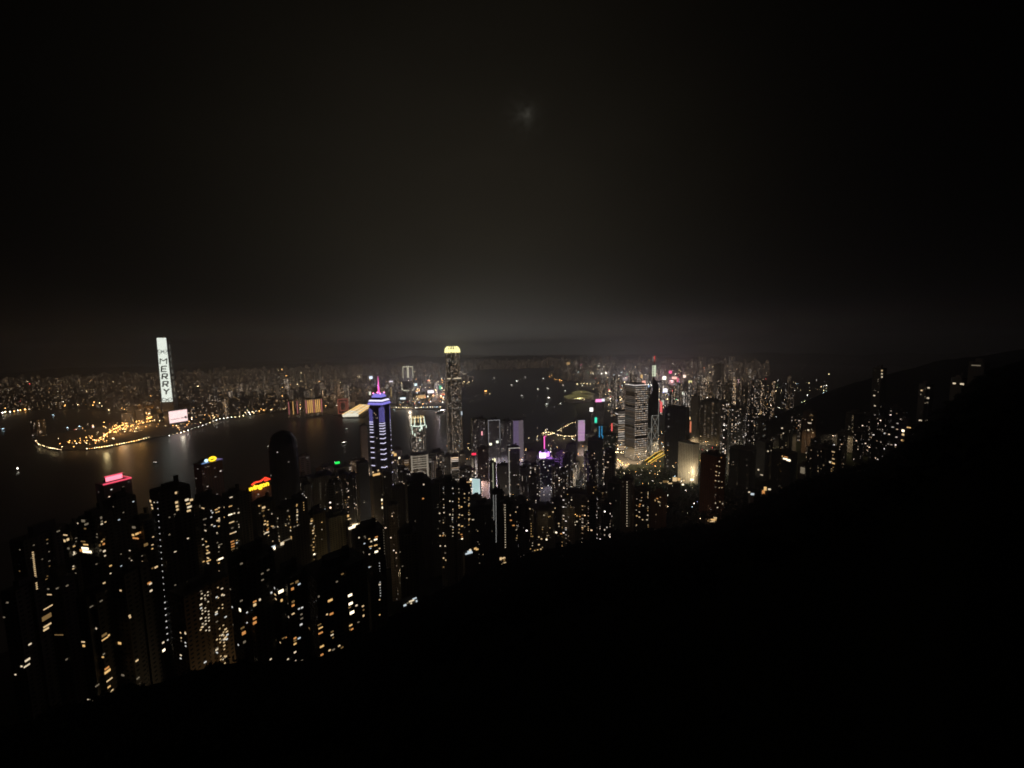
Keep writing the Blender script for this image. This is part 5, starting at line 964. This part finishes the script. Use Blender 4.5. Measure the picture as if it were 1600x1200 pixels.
simple(812, 826, 730, 820, 4, 'grey mauve tower with pale vertical streaks', color=(.42, .38, .4), lit=.2, power=.2, warm=.1, cw=3, ch=12, wh=.9, ww=.3)
simple(776, 794, 726, 860, 4, 'grey tower with a boxed dark front in the middle of the city', color=(.36, .34, .33), lit=.1, power=.3)
simple(826, 838, 742, 780, 2, 'grey tower with a small curved white light near its foot', color=(.34, .32, .34), lit=.1, power=.5)
simple(884, 900, 694, 1200, 4, 'dark tower in front of the piers', lit=.1, power=.5, warm=.4)
simple(866, 884, 706, 1150, 5, 'brown tower just right of the violet ringed tower', color=(.36, .27, .2), lit=.12, power=.4)
simple(912, 928, 676, 1450, 10, 'grey office tower right of the lilac one', color=(.3, .3, .3), lit=.3, power=.3, cw=5, ch=4, warm=.5)
simple(918, 942, 686, 1150, 3, 'large black tower with no lights, below the blue outlined one', color=(.05, .05, .05), lit=.01)
simple(942, 962, 678, 1250, 0, 'dark green tinted tower left of the grid lit tower', color=(.1, .13, .11), lit=.08, power=.4)
simple(1039, 1078, 637, 1330, -14, 'broad black office block with scattered lamps along its roof', color=(.05, .05, .06), lit=.05, power=.25, cw=8, ch=4, warm=.2)
simple(1080, 1094, 619, 1600, -18, 'tall smooth grey shaft with a thin red line at its top', color=(.5, .47, .42), lit=0, ratio=1)
simple(1094, 1134, 626, 1750, -20, 'wide dim office block with a yellowish lit band across its middle', color=(.22, .2, .15), lit=.4, power=.09, warm=.8, cw=14, ch=4.4)
simple(1134, 1143, 615, 1700, -20, 'thin olive shaft with two lamps on its face', color=(.42, .38, .25), lit=.05, ratio=1)
simple(1115, 1131, 569, 2500, -20, 'pair-topped hillside tower with four white roof lamps', color=(.2, .19, .16), lit=.3, power=.3, warm=.7)
simple(545, 562, 718, 1250, 14, 'low block crowned with orange lit cargo yard lamps left of the tan slab', color=(.3, .2, .12), lit=.3, power=.4, warm=1)
simple(464, 484, 712, 1100, 16, 'tower with a white lit roof rim right of the domed tower', color=(.3, .3, .28), lit=.25, power=.4, warm=.4, cw=12, ch=5)
simple(496, 520, 728, 1150, 16, 'low block with dim rows left of the green roof sign', color=(.2, .15, .14), lit=.1, power=.4)
simple(520, 548, 728, 1050, 14, 'block carrying pale terraces under the green roof sign', color=(.3, .28, .2), lit=.2, power=.4, cw=14, ch=5)
# ---------------------------------------------------------------- filler towers, mid distance, each a thing
def filler(n, xr, dr, ytop, label, group, wpx=(9, 20), lit=(.05, .2), power=(.3, .7), col=None, turn=(-20, 20), hmin=25, hmax=190, warm=(.2, .9), avoid=None, plans=('box', 'cross', 'notch')):
    made = 0; tries = 0
    while made < n and tries < n*25:
        tries += 1; x = random.uniform(*xr); d = random.uniform(*dr); yt = ytop(x)+random.uniform(-1, 1)*ytop(x, True) if False else ytop(x)+random.gauss(0, 7)
        p = at_dist(x, yt, d)
        if not inside(p[:2], POLY_I if d < 2200 or x > 850 else POLY_K): continue
        g = gz(p[0], p[1]); h = p[2]-g
        if h < hmin or h > hmax: continue
        if avoid and any(a <= x <= b_ and d < dd for a, b_, dd in avoid): continue
        w_ = random.uniform(*wpx); c = random.uniform(.12, .4)*(.4 if d > 1700 or x > 1100 else 1); tint = random.choice([(1, .92, .8), (1, 1, 1), (1, .85, .7), (.9, .95, 1)])
        t = random.uniform(*turn); plan = random.choice(plans); poly, X, Y, zt, rot, ww_ = fit(x-w_/2, x+w_/2, yt, d, t, plan, random.uniform(.6, 1.1))
        b = MB(); b.prism(poly, 0, zt-g, M['facade'], M['roof']); b.box(0, 0, zt-g, ww_*.4, ww_*.35, 5, M['roof'])
        o = tag(b.obj('city_tower', None, (X, Y, g-.5), rot), label, 'tower', group)
        props(o, lit=(2.0 if d < 1400 and x < 1100 else 1.0 if x > 1100 else 1.35)*random.uniform(*lit), power=2.0*random.uniform(*power), warm=random.uniform(*warm), color=tuple(c*q for q in tint), cw=random.choice([3.2, 4, 5]), ch=random.choice([3, 3.3, 4]), ww=random.uniform(.35, .7), wh=random.uniform(.3, .5)); made += 1
    return made
av = [(560, 625, 1020), (636, 672, 1250), (690, 724, 1500), (735, 820, 1290), (836, 868, 970), (896, 916, 1440), (925, 950, 1430), (955, 1032, 1560), (1036, 1095, 1400), (800, 900, 9e9)]
nf_ = filler(52, (600, 900), (820, 1250), lambda x: 722+(x-600)*.02, 'grey downtown tower among many between the star tower and the violet ringed tower', 'downtown towers', avoid=av[:8])
nf_ += filler(34, (860, 985), (820, 1300), lambda x: 715, 'dim downtown tower among many left of the grid lit tower and below the piers', 'towers left of the grid lit tower', avoid=av[:8], lit=(.03, .12))
nf_ += filler(40, (600, 1000), (560, 820), lambda x: 778, 'dark hillside tower among many low in the centre, above the wooded slope', 'hillside towers in the centre', lit=(.02, .08), power=(.4, .9), avoid=[(632, 740, 700), (764, 802, 700)], hmax=150)
nf_ += filler(26, (455, 600), (620, 1100), lambda x: 755-(x-455)*.08, 'dim tower among many between the domed tower and the star tower', 'towers right of the domed tower', lit=(.03, .09), power=(.3, .8), avoid=[(556, 625, 1020)])
nf_ += filler(22, (1130, 1260), (1100, 1800), lambda x: 640+(x-1130)*.1, 'dim apartment tower among many at the foot of the right hand slope', 'apartment towers at right', lit=(.08, .25), power=(.3, .8), wpx=(9, 16))
nf_ += filler(34, (1090, 1250), (1900, 3200), lambda x: 594+(x-1090)*.05, 'small dim apartment tower among many in the valley right of the pink glow', 'valley towers', lit=(.1, .35), power=(.3, .8), wpx=(5, 10), warm=(.4, 1), hmax=260)
nf_ += filler(46, (940, 1110), (2000, 3800), lambda x: 606+random.uniform(-16, 10), 'small tower among many in the eastern district around the pink glow', 'eastern district towers', lit=(.2, .5), power=(.4, .9), wpx=(4, 8), hmin=20, hmax=220)
nf_ += filler(40, (880, 1190), (3600, 6500), lambda x: 575+random.uniform(-4, 10), 'tiny tower among many along the far eastern shore', 'far eastern towers', lit=(.1, .4), power=(.3, .8), wpx=(3, 6), hmin=30, hmax=260, warm=(.3, .8))
nf_ += filler(20, (1260, 1420), (1050, 1500), lambda x: 700-(x-1260)*.35, 'dim hillside block among many near the right hand slope edge', 'right hand hillside blocks', lit=(.03, .12), power=(.4, .8), wpx=(9, 18))
nf_ += filler(50, (300, 735), (2750, 4200), lambda x: 606+random.uniform(-8, 14), 'small tower among many across the harbour, left of the tallest tower', 'towers across the harbour', lit=(.12, .4), power=(.3, .9), wpx=(4, 9), hmin=20, hmax=170)
print('filler', nf_, 'lamps', NL[0])
# the far city: past the individually built towers, one mass of blocks
fb = MB(); cnt = 0
def mass(n, br, dr, hr, poly, wr=(18, 55)):
    global cnt
    k = 0
    while k < n:
        b_ = R(random.uniform(*br)); d = math.sqrt(random.uniform(dr[0]**2, dr[1]**2)); x, y = CAM[0]+math.sin(b_)*d, CAM[1]+math.cos(b_)*d; k += 1
        if not inside((x, y), poly): continue
        if poly is POLY_I and (d < 3200 or gz(x, y) > 60): continue
        w_, dd_ = random.uniform(*wr), random.uniform(*wr); h = random.uniform(*hr)*(1.6 if random.random() < .15 else 1); a = random.choice([.3, .35, .8, 1.1])
        ca, sa = math.cos(a), math.sin(a); g = gz(x, y) if poly is POLY_I else 3
        fb.prism([(x+px*ca-py*sa, y+px*sa+py*ca) for px, py in rect(w_, dd_)], g, g+h, M['facade'], M['roof'], u0=random.randint(0, 4000)*6); cnt += 1
mass(5200, (10, 66), (3000, 8600), (25, 85), POLY_K); mass(1100, (60, 82), (6000, 9500), (30, 110), POLY_K); mass(1500, (62, 100), (3200, 8000), (40, 120), POLY_I)
o = tag(fb.obj('far_city'), 'countless small blocks of the far city fading towards the hills', None, kind='stuff'); props(o, lit=.12, power=.8, warm=1.0, cw=6, ch=6, ww=.55, wh=.5, color=(.08, .07, .055))
print('mass', cnt)
# uncountable point lights of the far streets
lb = MB(); KIND = ['white', 'warm', 'warm', 'sodium', 'sodium', 'cool', 'red', 'green', 'blue']
def sprinkle(n, br, dr, poly, wts, zr=(8, 60), size=1.0):
    for _ in range(n):
        b_ = R(random.uniform(*br)); d = math.sqrt(random.uniform(dr[0]**2, dr[1]**2)); x, y = CAM[0]+math.sin(b_)*d, CAM[1]+math.cos(b_)*d
        if not inside((x, y), poly): continue
        lb.ball((x, y, gz(x, y)+random.uniform(*zr)), d*.00048*size*random.choice([.35, .45, .6, .8, 1.1]), M['l_'+random.choices(KIND, wts)[0]], 5)
sprinkle(520, (8, 38), (3000, 8500), POLY_K, (3, 5, 5, 5, 3, 1, 1, .2, 0), size=.9); sprinkle(560, (36, 62), (2750, 8500), POLY_K, (3, 5, 6, 7, 4, 1, 1.3, .3, .2), size=1.15)
sprinkle(260, (52, 62), (2700, 4200), POLY_K, (5, 5, 4, 3, 2, 2, 2, .5, .4), size=1.5, zr=(8, 90)); sprinkle(120, (60, 80), (6500, 9000), POLY_K, (4, 5, 4, 3, 0, 1, .6, 0, 0), size=.8)
sprinkle(560, (76, 97), (2300, 6500), POLY_I, (5, 5, 5, 2, 0, 2, 1.3, .3, .4), size=.9, zr=(10, 110)); sprinkle(200, (80, 90), (2100, 3400), POLY_I, (5, 5, 3, 2, 0, 2, 3, .3, 1), size=1.25, zr=(10, 110))
sprinkle(150, (94, 106), (1800, 4500), POLY_I, (4, 5, 5, 1, 0, 1, .4, .2, 0), size=.8, zr=(10, 80)); sprinkle(950, (56, 95), (700, 1700), POLY_I, (4, 6, 5, 4, 0, 2, .8, .3, .3), size=.9, zr=(6, 70)); sprinkle(110, (35, 60), (800, 1500), POLY_I, (4, 4, 4, 2, 0, 1, .6, .3, 0), size=.7, zr=(4, 30))
sprinkle(260, (18, 30), (2650, 4200), POLY_K, (2, 5, 3, 6, 4, 0, 1, 0, 0), size=1.0, zr=(6, 30))
for p, r_, kd in EXTRA: lb.ball(p, r_, M['l_'+kd], 6)
for px, py, n_ in ((215, 655, 90), (190, 668, 60), (232, 645, 80), (120, 690, 25), (160, 685, 40), (290, 668, 40), (30, 640, 25), (110, 634, 30), (340, 648, 30), (400, 640, 30), (440, 636, 40), (640, 625, 60), (680, 618, 60), (600, 615, 40), (490, 634, 30), (520, 600, 30), (1045, 596, 90), (960, 600, 50), (1080, 604, 30)):
    for _ in range(n_):
        p = on_plane(px+random.gauss(0, 13), py+random.gauss(0, 4.5), random.uniform(8, 30))
        if inside(p[:2], POLY_K) or inside(p[:2], POLY_I): lb.ball(p, math.dist(p, CAM)*.00042*random.choice([.4, .6, .8, 1.1]), M['l_'+(random.choice(['sodium', 'sodium', 'warm']) if px < 450 else random.choices(KIND, (5, 5, 4, 3, 1, 2, 2, .4, .5))[0])], 5)
tag(lb.obj('city_lights'), 'countless street and sign lights scattered through the far streets', None, kind='stuff')

# ---------------------------------------------------------------- boats
def boat(px, py, L, col, label, k=1.0, group='boats on the harbour'):
    p = on_plane(px, py, 0); root = thing('boat', label, 'boat', (p[0], p[1], 0), random.uniform(0, 6), group); W_ = L*.26; b = MB()
    hull = [(-L/2, -W_/2), (L*.25, -W_/2), (L/2, 0), (L*.25, W_/2), (-L/2, W_/2)]; b.prism([(x*.9, y*.8) for x, y in hull], -.5, L*.07, M['hull'], M['white'], poly2=hull); b.obj('hull', root)
    b = MB(); b.box(-L*.08, 0, L*.07, L*.55, W_*.7, L*.08, M['white']); b.box(-L*.02, 0, L*.15, L*.28, W_*.5, L*.06, M['white']); b.bar((0, 0, L*.2), (0, 0, L*.34), L*.008, M['metal']); b.obj('cabin', root)
    d = math.dist(p, CAM); b = MB()
    for i in range(3): b.ball((L*(-.25+.2*i), 0, L*.24+d*.0003), d*.00052*k*(1.25 if i == 1 else .6), M['l_'+col], 6)
    b.obj('deck_light', root)
small = 'small white lit boat on the open harbour right of the tallest tower'
for px, py in ((772.7, 591.4), (820, 590), (807.5, 596.6), (799.8, 602.6), (849, 592.6), (841, 609), (855.5, 607.7), (880, 602.8), (883, 612), (815.7, 619.7), (853.8, 632.9), (875.4, 632.4)): boat(px, py, 34, 'white', small, random.uniform(.5, .85))
boat(858, 624.5, 60, 'white', 'largest bright boat right of the middle of the open harbour', 1.2); boat(758.5, 613, 46, 'sodium', 'orange glowing boat near the tallest tower', 1.5); boat(765.5, 616, 20, 'warm', 'faint boat just below the orange glowing one', .5)
boat(819, 650.6, 30, 'white', 'faint boat nearest the violet washed slab', .4); boat(689, 645, 62, 'white', 'ferry crossing between the ring crowned tower and the tallest tower', .8); boat(537, 694, 34, 'white', 'white boat on the water left of the tan slab', .9); boat(542, 671, 24, 'white', 'small boat left of the star tower crown', .55)
boat(28, 735, 30, 'white', 'lone bright boat at the left edge of the water', 1.0); boat(243, 724, 18, 'white', 'tiny boat left of the white reflection', .45); boat(615, 642.5, 40, 'cool', 'boat by the ferry promenade', .6); boat(419, 698, 16, 'white', 'dim boat left of the domed tower', .3)
for px, py in ((4, 672), (55, 672), (106, 670), (124, 668), (83, 650), (145, 669)): boat(px, py, 26, 'cool', 'small boat moored in the dark basin behind the reclaimed point', .6, 'boats moored in the basin')
# ---------------------------------------------------------------- the night air
hm = bpy.data.materials.new('haze'); hm.use_nodes = True; t = hm.node_tree; t.nodes.clear(); o_ = N(t, 'ShaderNodeOutputMaterial'); pv = N(t, 'ShaderNodeVolumePrincipled')
pv.inputs['Color'].default_value = (.82, .87, 1, 1); pv.inputs['Density'].default_value = 1.15e-4; pv.inputs['Anisotropy'].default_value = .5; t.links.new(pv.outputs[0], o_.inputs['Volume'])
b = MB(); b.prism([(-9000, -9000), (15000, -9000), (15000, 14500), (-9000, 14500)], -14, 620, hm, bottom=True); tag(b.obj('haze'), 'thin night haze over the harbour', None, kind='stuff')
cy.volume_bounces = 0
